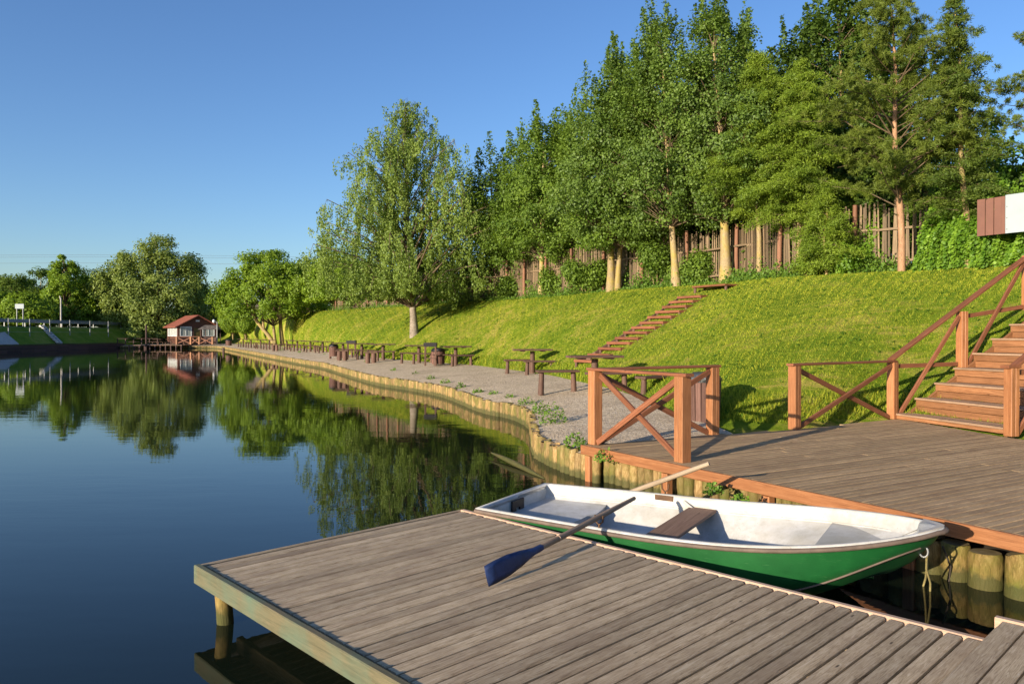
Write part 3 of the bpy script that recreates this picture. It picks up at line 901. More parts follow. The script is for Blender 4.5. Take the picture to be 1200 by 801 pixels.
def rowboat():
    t = thing('rowing_boat', 'rowing boat with white interior and scuffed green hull moored between the dock and deck', 'boat', BO + BA * 1.7)
    us = [i / 40 for i in range(33)] + [.8 + .2 * (1 - (1 - i / 22) ** 2) for i in range(1, 23)]
    Lb = BQ['L']
    def section(u, s):
        w, z = bw(u), bz(u)
        r = sst(.55, 1.0, u)
        zc = .055 + (z - .12 - .055) * sst(.58, 1.0, u) ** 1.25; zk = -.07 + .24 * sst(.72, 1, u) ** 1.3
        kw = .84 + .10 * r
        out = []
        for (fz, fw, rk) in ((1.0, 1.0, 0), (.93, .995, .01), (.62, 1 - (1 - kw) * .30, .03), (.30, 1 - (1 - kw) * .62, .05), (0.0, kw, .07)):
            out.append(bpt(u * Lb - rk * r, s * w * fw, zc + (z - .012 - zc) * fz))
        out.append(bpt(u * Lb - .085 * r, s * w * (kw - .03), zc - .014))
        out.append(bpt(u * Lb - .20 * r, s * w * (.66 + .22 * r), zc * (.66 - .18 * r) + zk * (.34 + .18 * r) - .02 * (1 - r)))
        out.append(bpt(u * Lb - .34 * r, s * w * (.36 + .28 * r), zc * (.30 - .16 * r) + zk * (.70 + .16 * r) - .01 * (1 - r)))
        out.append(bpt(u * Lb - .46 * r, 0, zk))
        return out
    m = MB()
    for s in (-1, 1):
        rows = [section(u, s) for u in us]
        nc = len(rows[0])
        vs = [p for r_ in rows for p in r_]
        fs = []
        for i in range(len(us) - 1):
            for j in range(nc - 1):
                q = (i * nc + j, (i + 1) * nc + j, (i + 1) * nc + j + 1, i * nc + j + 1)
                fs.append(q if s < 0 else q[::-1])
        m.add(vs, fs, rnd=.2, smooth=True)
    sA = section(0, -1); sB = section(0, 1)
    m.add(sA + sB[::-1][1:], [tuple(range(len(sA) * 2 - 1))], rnd=.2)      # transom
    hull = m.build('hull', M['boatgreen'], t)
    # keel and chine strips
    k = MB()
    k.tube([section(u, -1)[-1] + Vector((0, 0, -.012)) for u in us], .022, 6); k.build('keel', M['boatgreen'], t)
    for s in (-1, 1):
        k = MB(); k.tube([section(u, s)[4] for u in us if u < .985], .008, 6); k.build('chine_strip', M['strip'], t)
    # liner
    m = MB(); FL = .115
    ui = [.018 + i * (.958 - .018) / 44 for i in range(45)]
    for s in (-1, 1):
        rows = []
        for u in ui:
            w = max(.01, bw(u) - .060); z = bz(u)
            fl = FL + .10 * sst(.7, 1, u)
            r = sst(.5, 1.0, u); k1 = 1 - .10 * r
            fl = FL + .10 * sst(.55, 1, u)
            rows.append([bpt(u * Lb, s * w, z - .004), bpt(u * Lb - .07 * r, s * w * .985, z - .10), bpt(u * Lb - .08 * r, s * max(.005, w * .975 - .012), z - .112), bpt(u * Lb - .26 * r, s * w * (.88 - .48 * r), fl + .14), bpt(u * Lb - .36 * r, s * w * (.78 - .62 * r), fl + .09), bpt(u * Lb - .42 * r, s * w * (.70 - .62 * r), fl + .09 * r), bpt(u * Lb - .44 * r, 0, fl + .09 * r)])
        nc = 7; vs = [p for r_ in rows for p in r_]; fs = []
        for i in range(len(ui) - 1):
            for j in range(nc - 1):
                q = (i * nc + j, i * nc + j + 1, (i + 1) * nc + j + 1, (i + 1) * nc + j); fs.append(q if s < 0 else q[::-1])
        m.add(vs, fs, rnd=.4, smooth=True)
        for (row, fl_) in ((rows[0], 1), (rows[-1], 0)):
            q = row + [bpt((ui[0] if fl_ else ui[-1]) * Lb, 0, row[0].z)]
            m.add(q, [tuple(range(len(q)))], rnd=.4)
    m.build('liner', M['boatwhite'], t)
    for s in (-1, 1):
        k = MB(); k.tube([bpt(u * Lb - .07 * sst(.5, 1, u), s * ((bw(u) - .060) * .98), bz(u) - .105) for u in ui if u < .93], .009, 6); k.build('inner_ledge', M['boatwhite'], t)
    # gunwale rim: closed ring of outer/inner/top
    path = [(u, -1) for u in us] + [(u, 1) for u in reversed(us[:-1])]
    prof_o = []
    for (u, s) in path:
        w = bw(u)
        wi = max(0, w - .062) if u < .955 else max(0, bw(u) - .062)
        ui_ = min(u, .955)
        if u < .018: pass
        z = bz(u)
        inw = max(.0, bw(min(u, .962)) - .062) * (1 if u < .962 else max(0, 1 - (u - .962) / .038))
        prof_o.append((bpt(u * Lb, s * w, z), bpt(max(u, .018) * Lb if u < .962 else .955 * Lb, s * (inw if u < .962 else min(inw, bw(.955) - .06)), z), s))
    m = MB(); n = len(prof_o); vs = []
    for (po, pi, s) in prof_o:
        vs += [po + Vector((0, 0, -.018)), po + Vector((0, 0, .006)), po.lerp(pi, .5) + Vector((0, 0, .012)), pi + Vector((0, 0, .006)), pi + Vector((0, 0, -.03))]
    fs = []
    for i in range(n):
        i2 = (i + 1) % n
        for j in range(4): fs.append((i * 5 + j, i * 5 + j + 1, i2 * 5 + j + 1, i2 * 5 + j))
    m.add(vs, fs, rnd=.3, smooth=True); m.build('gunwale', M['boatwhite'], t)
    m = MB(); ring = [bpt(u * Lb + (.012 if u > .99 else 0), s * (bw(u) + .006), bz(u) - .018) for (u, s) in path]
    m.tube(ring + [ring[0]], .018, 8, cap=False); m.build('rubbing_strip', M['strip'], t)
    # bow cap (grey breasthook)
    m = MB(); cap = [bpt(u * Lb, s * bw(u) * .97, bz(u) + .017) for (u, s) in path if u > .955]
    m.add(cap + [p + Vector((0, 0, -.012)) for p in cap], [tuple(range(len(cap)))] + [(i, len(cap) + i, len(cap) + (i + 1) % len(cap), (i + 1) % len(cap)) for i in range(len(cap))], rnd=.6)
    m.build('bow_cap', M['concrete'], t)
    # stern seat: moulded box with a curved front
    def wl_(al, z): return (bw(al / Lb) - .062) * .94
    m = MB(); zt = .285
    fr = []
    for i in range(13):
        q = -1 + i / 6
        fr.append((.66 + .10 * math.cos(q * 1.4) - .12 * abs(q) ** 3 * 0 + (.05 if q > .3 else 0), q))
    top = [bpt(.05, -wl_(.05, 0), zt), ] + [bpt(al, q * wl_(al, 0), zt) for al, q in fr] + [bpt(.05, wl_(.05, 0), zt)]
    low = [bpt(.05, -wl_(.05, 0), zt - .17)] + [bpt(al - .05, q * wl_(al, 0) * .97, zt - .175) for al, q in fr] + [bpt(.05, wl_(.05, 0), zt - .17)]
    nn = len(top)
    m.add(top + low, [tuple(range(nn))] + [(i, nn + i, nn + i + 1, i + 1) for i in range(nn - 1)], rnd=.5)
    m.build('stern_seat', M['boatwhite'], t)
    m = MB(); a = 2.80; zt = .385
    tp = [bpt(a, -wl_(a, 0) + .0, zt)] + [bpt(a, q * wl_(a, 0), zt) for q in (-.5, 0, .5, 1)] + [bpt(al, (wl_(al, 0) - .01) * k_, zt + .01) for al, k_ in ((2.95, .95), (3.1, .85), (3.22, .6))] + [bpt(al, -(wl_(al, 0) - .01) * k_, zt + .01) for al, k_ in ((3.22, .6), (3.1, .85), (2.95, .95))]
    lw = [p + Vector((0, 0, -.03)) - BA * .0 for p in tp]
    nn = len(tp)
    m.add(tp + lw, [tuple(range(nn))] + [(i, nn + i, nn + (i + 1) % nn, (i + 1) % nn) for i in range(nn)], rnd=.55)
    m.add([bpt(a + .004, -wl_(a, 0), zt - .03), bpt(a + .004, wl_(a, 0), zt - .03), bpt(a + .03, wl_(a, 0) * .85, .14), bpt(a + .03, -wl_(a, 0) * .85, .14)], [(0, 1, 2, 3)], rnd=.5)
    m.build('bow_seat', [M['boatwhite']], t)
    m = MB(); m.board(bpt(1.665, -.655, .335), bpt(1.665, .655, .335), .255, .028, c=.006); m.build('thwart', M['thwart'], t)
    for s in (-1, 1):
        m = MB(); m.board(bpt(1.665, s * .60, .31), bpt(1.665, s * .69, .24), .06, .03); m.build('seat_bracket', M['boatwhite'], t)
    # grab bar leaning inside, dark motor plate on the transom
    m = MB(); m.tube([bpt(1.48, .665, .39), bpt(1.66, .60, .29)], .015, 8); m.build('stretcher_bar', M['concrete'], t)
    m = MB()
    for (y0, y1, z0, z1) in ((-.135, -.065, -.085, .055), (.0, .075, -.085, .055), (-.066, .001, -.015, .055)):
        vs = [bpt(.074, y, .33 + z) for (y, z) in ((y0, z0), (y1, z0), (y1, z1), (y0, z1))] + [bpt(.09, y, .33 + z) for (y, z) in ((y0, z0), (y1, z0), (y1, z1), (y0, z1))]
        m.add(vs, [(3, 2, 1, 0), (4, 5, 6, 7), (0, 1, 5, 4), (1, 2, 6, 5), (2, 3, 7, 6), (3, 0, 4, 7)], rnd=.1)
    m.build('motor_plate', M['black'], t)
    # oarlocks
    for (al, s) in ((1.26, -1), (1.285, 1)):
        u = al / Lb; y = s * (bw(u) - .03); z = bz(u)
        m = MB()
        m.board(bpt(al - .09, s * (bw(u) - .066), z - .02), bpt(al + .09, s * (bw(u) - .066), z - .02), .006, .05)
        m.tube([bpt(al, y, z - .06), bpt(al, y, z + .03)], .009, 8)
        m.tube([bpt(al - .035, y, z + .11), bpt(al - .032, y, z + .06), bpt(al, y, z + .03), bpt(al + .032, y, z + .06), bpt(al + .035, y, z + .11)], .008, 6)
        m.build('oarlock', M['darkmetal'], t)
    # bow ring
    m = MB(); c = bpt(Lb - .13, -.02, .40)
    m.tube([c + BA * .028 * math.cos(a) + Vector((0, 0, .04 * math.sin(a))) for a in [i * math.pi / 6 for i in range(13)]], .007, 6, cap=False)
    m.build('mooring_ring', M['galv'], t)
    return t
rowboat()

# ropes hanging from the bow
def ropes():
    c = bpt(BQ['L'] - .11, -.02, .37)
    a = P(1082, 686, 0); b = P(1090, 692, 0)
    m = MB()
    m.tube([c, c.lerp(a, .3) + Vector((.01, 0, 0)), c.lerp(a, .7) + Vector((.012, 0, -.0)), a, a + Vector((0, 0, -.1))], .008, 6)
    m.tube([c, c.lerp(b, .35) + Vector((-.012, 0, 0)), c.lerp(b, .75) + Vector((.008, 0, 0)), b, b + Vector((0, 0, -.1))], .008, 6)
    tag(m.build('mooring_rope', M['rope']), 'frayed yellow mooring rope hanging from the bow ring into the water', 'rope')
    p = PD(1105, 640, 6.0); q = P(1108, 680, 0)
    m = MB(); m.tube([p, p.lerp(q, .5) + Vector((.05, 0, -.02)), q + Vector((.03, 0, .02)), q + Vector((-.01, -.05, -.08))], .008, 6)
    tag(m.build('mooring_rope', M['darkrope']), 'thin dark rope looping down a mossy log beside the bow', 'rope')
ropes()

def oars():
    # oar with the blue blade
    lock = bpt(1.26, -(bw(1.26 / BQ['L']) - .03), bz(.35) + .075)
    tip = P(570, 676, DZ + .065); tip.z = DZ + .07
    hnd = PD(745, 582.5, 6.72)
    d = (hnd - tip).normalized()
    t = thing('oar', 'wooden oar with a chipped blue blade resting on the dock planks', 'oar', tip)
    neck = tip + d * .64
    m = MB(); pts = [neck - d * .03 + (hnd - neck) * (i / 8) for i in range(9)]
    m.tube(pts, [.019, .021, .022, .022, .022, .022, .021, .018, .017], 12); m.build('shaft', M['oarwood'], t)
    m = MB()
    side = Vector((0, 0, 1)) - d * d.z; side.normalize()
    nrm = d.cross(side)
    side = (side + nrm * -.25).normalized(); nrm = d.cross(side)
    prof_ = [(0, .066, .003), (.10, .070, .005), (.25, .068, .007), (.40, .052, .010), (.50, .036, .015), (.57, .026, .023), (.66, .025, .025)]
    vs = []
    for (x, w, th) in prof_:
        dwn = -.0
        cpt = tip + d * x + side * dwn
        for (a, b) in ((-1, 0), (-.5, 1), (.5, 1), (1, 0), (.5, -1), (-.5, -1)):
            vs.append(cpt + side * w * a + nrm * th * b)
    fs = [tuple(range(5, -1, -1))]
    for i in range(len(prof_) - 1):
        for k in range(6): fs.append((i * 6 + k, i * 6 + (k + 1) % 6, i * 6 + 6 + (k + 1) % 6, i * 6 + 6 + k))
    m.add(vs, fs, rnd=.3, smooth=True); bl = m.build('blade', M['bluepaint'], t)
    m = MB(); r0 = tip + d * .90; m.tube([r0, r0 + d * .008], .0245, 12); m.build('binding', M['pale_board'], t)
    # second oar, across the far gunwale
    a = PD(831, 543, 7.32); b = PD(748, 573, 7.62); d = (b - a).normalized()
    L2 = 2.15
    e = a + d * L2
    t = thing('oar', 'bare pale wooden oar propped on the far gunwale with its handle over the deck', 'oar', a)
    m = MB(); m.tube([a, a + d * .3, a + d * .9, a + d * (L2 - .6)], [.021, .024, .025, .023], 12); m.build('shaft', M['palebirch'], t)
    m = MB(); sd_ = Vector((-d.y, d.x, 0)).normalized(); nn = d.cross(sd_)
    vs = []; pf = [(L2 - .62, .024, .022), (L2 - .5, .04, .012), (L2 - .3, .075, .008), (L2, .08, .004)]
    for (x, w, th) in pf:
        for (q, r) in ((-1, 0), (-.5, 1), (.5, 1), (1, 0), (.5, -1), (-.5, -1)): vs.append(a + d * x + sd_ * w * q + nn * th * r)
    fs = [tuple(range(18, 24))]
    for i in range(3):
        for k in range(6): fs.append((i * 6 + k, i * 6 + (k + 1) % 6, i * 6 + 6 + (k + 1) % 6, i * 6 + 6 + k))
    m.add(vs, fs, rnd=.3); m.build('blade', M['palebirch'], t)
oars()

def driftwood():
    a = P(575.5, 530, .07); b = P(638, 560.5, .0)
    m = MB(); d = b - a
    pts = [a + d * (i / 8) + Vector((0, 0, .012 * math.sin(i / 8 * 3.14))) for i in range(9)]
    m.tube(pts, [.010, .022, .034, .040, .042, .040, .034, .022, .010], 8)
    tag(m.build('drift_branch', M['log']), 'slim yellowish branch floating on the water behind the stern', 'branch')
driftwood()

# ------------------------------------------------------------------ tables, benches, bins, grills
def copy_tree(o, parent=None):
    c = o.copy(); COL.objects.link(c)
    if parent is not None: c.parent = parent
    for ch in list(o.children): copy_tree(ch, c)
    return c

def table_proto():
    t = thing('picnic_table', 'x', 'table')
    m = MB()
    for k in range(5):
        y = -.30 + .15 * k
        hw = .66 - (.06 if k in (0, 4) else 0)
        m.board((-hw, y, .80), (hw, y, .80), .142, .05, c=.008)
    m.board((-.35, -.3, .757), (-.35, .3, .757), .08, .035); m.board((.35, -.3, .757), (.35, .3, .757), .08, .035)
    m.build('tabletop', M['table'], t)
    m = MB(); m.tube([(0, 0, -.15), (0, 0, .12), (0, 0, .75)], [.095, .09, .08], 12); m.build('pedestal', M['table'], t)
    return t
def bench_proto():
    t = thing('bench', 'x', 'bench')
    m = MB()
    for y in (-.085, .085): m.board((-.52, y, .43), (.52, y, .43), .16, .055, c=.008)
    m.build('seat', M['table'], t)
    for x in (-.40, .40):
        m = MB(); m.tube([(x * 1.06, 0, -.15), (x, 0, .405)], [.075, .06], 10); m.build('leg', M['table'], t)
    return t
TP = table_proto(); BP = bench_proto(); first = {'t': True, 'b': True}
def place(kind, x, y, z, rz, label, group):
    src = TP if kind == 't' else BP
    if first[kind]: o = src; first[kind] = False
    else: o = copy_tree(src)
    o.location = (x, y, z); o.rotation_euler = (0, 0, rz); o['label'] = label; o['group'] = group
    o['category'] = 'table' if kind == 't' else 'bench'
    return o
near = [  # px, base py, D, label of table, bench front, bench back
    (697, 18.4, 'dark wooden pedestal table nearest the L-shaped deck railing', 'dark bench on the near side of the table by the railing', 'dark bench left of the table nearest the railing'),
    (624, 26.2, 'dark wooden pedestal table standing alone in mid path left of the hillside steps', 'bench in front of the lone table left of the hillside steps', 'bench behind the lone table left of the hillside steps'),
    (534, 33.4, 'dark table just right of the tall grill stand and black bag', 'bench in front of the table right of the grill stand', 'bench behind the table right of the grill stand'),
    (491, 36.5, 'dark table right below the trunk of the weeping birch', 'bench in front of the table below the birch trunk', 'bench behind the table below the birch trunk'),
    (449, 41.0, 'dark table second to the left of the birch trunk', 'bench in front of the second table left of the birch', 'bench behind the second table left of the birch'),
    (424, 44.0, 'dark table close to the farther grill stand, on its right', 'bench in front of the table right of the farther grill', 'bench behind the table right of the farther grill'),
    (402, 46.8, 'dark table close to the farther grill stand, on its left beside the round bin', 'bench in front of the table beside the round bin', 'bench behind the table beside the round bin')]
G1, G2 = 'picnic tables along the gravel path', 'benches along the gravel path'
for (px, D, l1, l2, l3) in near:
    x = (px - 600) / FPX * D
    z = .645
    row = np.argmin(np.abs(FT[:, 1] - D) + np.abs(FT[:, 0] - x))
    tn = outd[row]
    rz = math.atan2(.22, .97) + random.uniform(-.08, .08)
    ca = Vector((math.cos(rz), math.sin(rz), 0)); sa = Vector((-ca.y, ca.x, 0))
    o = Vector((x, D, 0))
    z = max(.60, min(.72, ground(x, D))) - .005
    place('t', x, D, z, rz, l1, G1)
    q = o - sa * .62 + ca * .12; place('b', q.x, q.y, z, rz + random.uniform(-.05, .05), l2, G2)
    q = o + sa * .62 - ca * (.36 if px != 697 else .75); place('b', q.x, q.y, z, rz + random.uniform(-.05, .05), l3, G2)
far_t = [(372, 58), (358, 62), (343, 66), (331, 71), (311, 76), (301, 81), (290, 86), (281, 91)]
for i, (px, D) in enumerate(far_t):
    x = (px - 600) / FPX * D + .4
    rz = .3 + random.uniform(-.1, .1); z = .64
    place('t', x, D, z, rz, 'one of the small dark tables in the distant row by the leaning trees', 'distant picnic tables')
    ca = Vector((math.cos(rz), math.sin(rz), 0)); sa = Vector((-ca.y, ca.x, 0)); o = Vector((x, D, 0))
    for s in (-1, 1):
        q = o + sa * s * .66 - ca * .15 * s
        place('b', q.x, q.y, z, rz, 'one of the small dark benches in the distant row by the leaning trees', 'distant benches')
# bench right of table by railing (seen through it)
place('b', 4.1 - .9, 16.9, .60, .6, 'dark bench partly hidden behind the L-shaped railing', G2)

def grill(px, D, label):
    x = (px - 600) / FPX * D; z = .63
    t = thing('grill_stand', label, 'grill', (x, D, z))
    o = Vector((x, D, z))
    for sx in (-.22, .22):
        for sy in (-.14, .14):
            m = MB(); m.board(o + Vector((sx, sy, 0)), o + Vector((sx, sy, .86)), .05, .05, c=.004); m.build('leg', M['table'], t)
    m = MB(); m.box((x - .26, D - .17, z + .82), (x + .26, D + .17, z + .85)); 
    for s in (-1, 1):
        m.box((x - .27, D + s * .18 - .012, z + .82), (x + .27, D + s * .18 + .012, z + .99)); m.box((x + s * .27 - .012, D - .167, z + .851), (x + s * .27 + .012, D + .167, z + .985))
    m.build('fire_box', M['black'], t)
    m = MB(); m.box((x - .255, D - .165, z + .30), (x + .255, D + .165, z + .33)); m.build('shelf', M['table'], t)
grill(504.5, 32.9, 'dark grill stand on four legs beside the black bag, right of the birch')
grill(412, 45.5, 'farther dark grill stand between two tables left of the birch')

def bin_(px, D, z, r, h, label, bagm, cat='bin', name='litter_bin'):
    x = (px - 600) / FPX * D
    t = thing(name, label, cat, (x, D, z)); o = Vector((x, D, z))
    m = MB(); n = 18
    for k in range(n):
        a = 2 * math.pi * k / n; p = o + Vector((math.cos(a) * r, math.sin(a) * r, 0)); q = o + Vector((math.cos(a) * r * 1.08, math.sin(a) * r * 1.08, h + random.uniform(-.01, .01)))
        m.board(p, q, 2 * r * math.pi / n * .95, .022, up=Vector((math.cos(a), math.sin(a), 0)), c=.003)
    m.build('body', M['bin'], t)
    m = MB(); rows = []
    for (zz, rr) in ((h * .75, r * .98), (h * .98, r * 1.0), (h + .03, r * 1.15), (h + .09, r * 1.12), (h + .15, r * .8), (h + .17, r * .3)):
        rows.append([o + Vector((math.cos(a) * rr * random.uniform(.9, 1.1), math.sin(a) * rr * random.uniform(.9, 1.1), zz + random.uniform(-.015, .015))) for a in [2 * math.pi * k / 20 for k in range(20)]])
    vs = [p for r_ in rows for p in r_]
    fs = [(i * 20 + k, i * 20 + (k + 1) % 20, (i + 1) * 20 + (k + 1) % 20, (i + 1) * 20 + k) for i in range(5) for k in range(20)] + [tuple(range(100, 120))]
    m.add(vs, fs, rnd=.2, smooth=True); m.build('bag', bagm, t)
bin_(824, 13.25, .47, .27, .68, 'round wood-clad litter bin lined with a plastic bag behind the deck railing', M['bag'])
bin_(513.5, 34.1, .66, .27, .55, 'litter bin topped by a black bag behind the nearer grill stand', M['black'])
bin_(391, 47.0, .64, .25, .58, 'round dark litter bin left of the farther grill stand', M['black'])
bin_(268, 95, .62, .33, .6, 'small dark litter bin at the far end of the path near the lamp post', M['black'])

def stump_seat(px, D, label, w=.30, h=.46):
    x = (px - 600) / FPX * D
    m = MB(); o = Vector((x, D, .62))
    for k in (-1, 1): m.tube([o + Vector((k * w * .52, 0, -.1)), o + Vector((k * w * .5, 0, h - .05))], w * .42, 10)
    m.board(o + Vector((-w * 1.15, 0, h - .02)), o + Vector((w * 1.15, 0, h - .02)), .32, .05)
    tag(m.build('stump_seat', M['table']), label, 'stump seat', 'stump seats on the path')
stump_seat(434.5, 39.0, 'stout stump seat in front of the second table left of the birch')
stump_seat(401, 42.8, 'stout stump seat near the round bin and farther grill stand')
stump_seat(322.5, 68, 'dark stump seat at the foot of the leaning tree')

# ------------------------------------------------------------------ steps set into the hillside
def hill_steps():
    t0 = pick(690, 424)
    t = thing('hillside_steps', 'narrow flight of rustic board steps set into the grass slope', 'steps', t0)
    px = [(690, 424), (712, 414.5), (726, 405.5), (739, 397.5), (752, 389.5), (765, 381), (777, 372.5), (789, 364.5), (799, 356.5), (811, 349)]
    c = [pick(*q) for q in px]
    d0 = (c[-1] - c[0]); d0.z = 0; d0.normalize(); s = Vector((d0.y, -d0.x, 0))
    n = 13
    for i in range(n):
        f = i / (n - 1) * (len(c) - 1); k = min(int(f), len(c) - 2); p = c[k].lerp(c[k + 1], f - k)
        z = ground(p.x, p.y) + .05
        m = MB()
        p = Vector((p.x, p.y, z))
        m.board(p - s * .55 + Vector((0, 0, -.015)), p + s * .55 + Vector((0, 0, -.015)), .32, .08, c=.008); m.build('tread', M['rail'], t)
        for q in (-.5, .5):
            m = MB(); m.tube([p + s * q - d0 * .10 + Vector((0, 0, -.35)), p + s * q - d0 * .10 + Vector((0, 0, -.027))], .045, 8); m.build('post', M['table'], t)
        m = MB(); m.board(p - s * .5 + d0 * .12 + Vector((0, 0, -.12)), p + s * .5 + d0 * .12 + Vector((0, 0, -.16)), .03, .26); m.build('riser', M['table'], t)
    m = MB()
    a, b = c[0] - s * .58, c[-1] - s * .58
    for k in range(len(c) - 1):
        u, v = c[k] - s * .57, c[k + 1] - s * .57
        m.board(u + Vector((0, 0, -.02)), v + Vector((0, 0, -.02)), .05, .16)
    m.build('stringer', M['table'], t)
    e = pick(838, 340.5)
    z = ground(e.x, e.y)
    m = MB()
    for k in range(4):
        q = Vector((e.x, e.y, z + .14)) + d0 * (k * .16 - .24)
        m.board(q - s * .75, q + s * .75, .15, .06)
    lb = MB()
    m.build('landing', M['rail'], t)
    for (a, b) in ((-.7, -.22), (.7, -.22), (-.7, .22), (.7, .22)):
        q = Vector((e.x, e.y, z)) + s * a + d0 * b
        m = MB(); m.tube([q + Vector((0, 0, -.2)), q + Vector((0, 0, .11))], .05, 8); m.build('post', M['table'], t)
hill_steps()

# ------------------------------------------------------------------ picket fence along the crest
def crest_line(e, i0, i1, n):
    idx = np.linspace(i0, i1, n)
    q = np.stack([np.interp(idx, np.arange(NR), CR[:, k]) for k in range(3)], 1)
    o = np.stack([np.interp(idx, np.arange(NR), outd[:, k]) for k in range(2)], 1)
    o /= np.linalg.norm(o, axis=1)[:, None]
    q[:, :2] += o * e
    return q
def fence():
    ln = crest_line(1.35, 8, 182, 1500)
    t = thing('picket_fence', 'tall rustic picket fence of uneven grey-brown stakes along the top of the slope', 'fence', tuple(ln[750]))
    dl = np.linalg.norm(np.diff(ln, axis=0), axis=1); cum = np.concatenate([[0], np.cumsum(dl)])
    def at(s): return Vector([float(np.interp(s, cum, ln[:, k])) for k in range(3)])
    m = MB(); s = 0
    while s < cum[-1] - .2:
        p = at(s); q = at(min(s + .1, cum[-1])); d = (q - p).normalized(); p.z += .0
        h = 2.1 + random.uniform(-.2, .2); lean = random.uniform(-.05, .05)
        m.board(p + Vector((0, 0, .05)), p + d * lean + Vector((random.uniform(-.02, .02), 0, h)), .075 * random.uniform(.75, 1.15), .022, up=Vector((-d.y, d.x, 0)), c=.004, taper=random.uniform(.6, .95))
        s += random.uniform(.082, .112)
    m.build('pickets', M['picket'], t)
    m = MB(); s = 0
    while s < cum[-1] - 2.4:
        a, b = at(s), at(s + 2.4); d = (b - a).normalized(); n = Vector((-d.y, d.x, 0))
        for z in (.42, 1.4): m.board(a + n * .04 + Vector((0, 0, z)), b + n * .04 + Vector((0, 0, z + random.uniform(-.04, .04))), .04, .07, up=(0, 0, 1))
        s += 2.4
    m.build('rails', M['picket'], t)
    s = .6
    while s < cum[-1]:
        a, b = at(s), at(min(s + .1, cum[-1])); d = (b - a).normalized(); n = Vector((-d.y, d.x, 0))
        p = a + n * .13
        m = MB(); m.tube([p + Vector((0, 0, -.2)), p + Vector((random.uniform(-.03, .03), 0, 1.0)), p + Vector((random.uniform(-.06, .06), 0, 2.2))], [.085, .075, .065], 10)
        m.build('post', M['fencepost'], t)
        s += 2.4
fence()

def sign_board():
    a = PD(1145, 277, 19.7); b = PD(1175.5, 275, 19.2); c = PD(1206, 272.5, 18.7)
    d = (c - a); d.z = 0; d.normalize(); n = Vector((d.y, -d.x, 0))
    h = .93
    t = thing('notice_board', 'brown and white blank notice panels standing above the ivy at the picture edge', 'notice board', (b.x, b.y, 3.0))
    up = Vector((0, 0, 1))
    L_ = (Vector((b.x, b.y, 0)) - Vector((a.x, a.y, 0))).length
    p = Vector((a.x, a.y, a.z))
    m = MB()
    for k in range(3):
        q0 = p + d * (L_ * (k + .04) / 3); q1 = p + d * (L_ * (k + .97) / 3)
        m.board((q0 + q1) / 2 + n * .01, (q0 + q1) / 2 + n * .01 + up * h, (q1 - q0).length, .03, up=n, c=.004)
    m.board(p + d * (L_ + .02) + n * .022, p + d * (L_ + .02) + n * .022 + up * h, .09, .03, up=n, c=.004)
    m.build('brown_panel', M['brownpanel'], t)
    p2 = p + d * (L_ + .07)
    m = MB(); m.board(p2 + d * .42 + n * .03, p2 + d * .42 + n * .03 + up * (h + .02), .84, .02, up=n, c=.003)
    pan = m.build('white_panel', M['palepanel'], t)
    m = MB()
    for x in (.04, .80):
        for z in (.10, .38, .66):
            q = p2 + d * x + n * .042 + up * z; m.tube([q, q + n * .006], .011, 8)
    m.build('screws', M['darkmetal'], t)
    for x in (L_ + .62, L_ + .86):
        q = p + d * x - n * .06; g = 2.2
        m = MB(); m.board((q.x, q.y, g), (q.x, q.y, a.z + h - .03), .07, .05, up=n); m.build('post', M['fencepost'], t)
sign_board()

# ------------------------------------------------------------------ trees
def unit(a): return a / np.maximum(np.linalg.norm(a, axis=1), 1e-9)[:, None]
def leaves(pos, nrm, ln, wd, tang=None):
    n = len(pos)
    nrm = unit(nrm)
    if tang is None: tang = RNG.normal(size=(n, 3))
    t = unit(tang - nrm * (tang * nrm).sum(1)[:, None]); b = np.cross(nrm, t)
    ln = np.broadcast_to(ln, n)[:, None]; wd = np.broadcast_to(wd, n)[:, None]
    v = np.stack([pos - t * ln * .5, pos + b * wd * .5 + t * ln * .05, pos + t * ln * .5, pos - b * wd * .5 + t * ln * .05], 1)
    return v.reshape(-1, 3)

def crown_pts(K, R_, hb, h, shape, squash=1.0, inner=.35, lump=.28):
    """clump centres in an irregular envelope (local coords), plus crown axis"""
    ph = RNG.random(6) * 6.28
    out = []
    while len(out) < K:
        v = RNG.random(); r = shape(v)
        if RNG.random() > r ** 1.3 + .06: continue
        a = RNG.random() * 6.283
        k = 1 + lump * (.6 * math.sin(2 * a + ph[0] + 3 * v) + .5 * math.sin(3 * a + ph[1] - 5 * v) + .4 * math.sin(9 * v + ph[2] + a))
        rr = R_ * r * k * (inner + (1 - inner) * math.sqrt(RNG.random()))
        z_ = hb + (h - hb) * v
        if v > .72: z_ -= .12 * h * random.random() * (rr / max(R_, .1))
        out.append((math.cos(a) * rr, math.sin(a) * rr * squash, z_))
    return np.array(out)

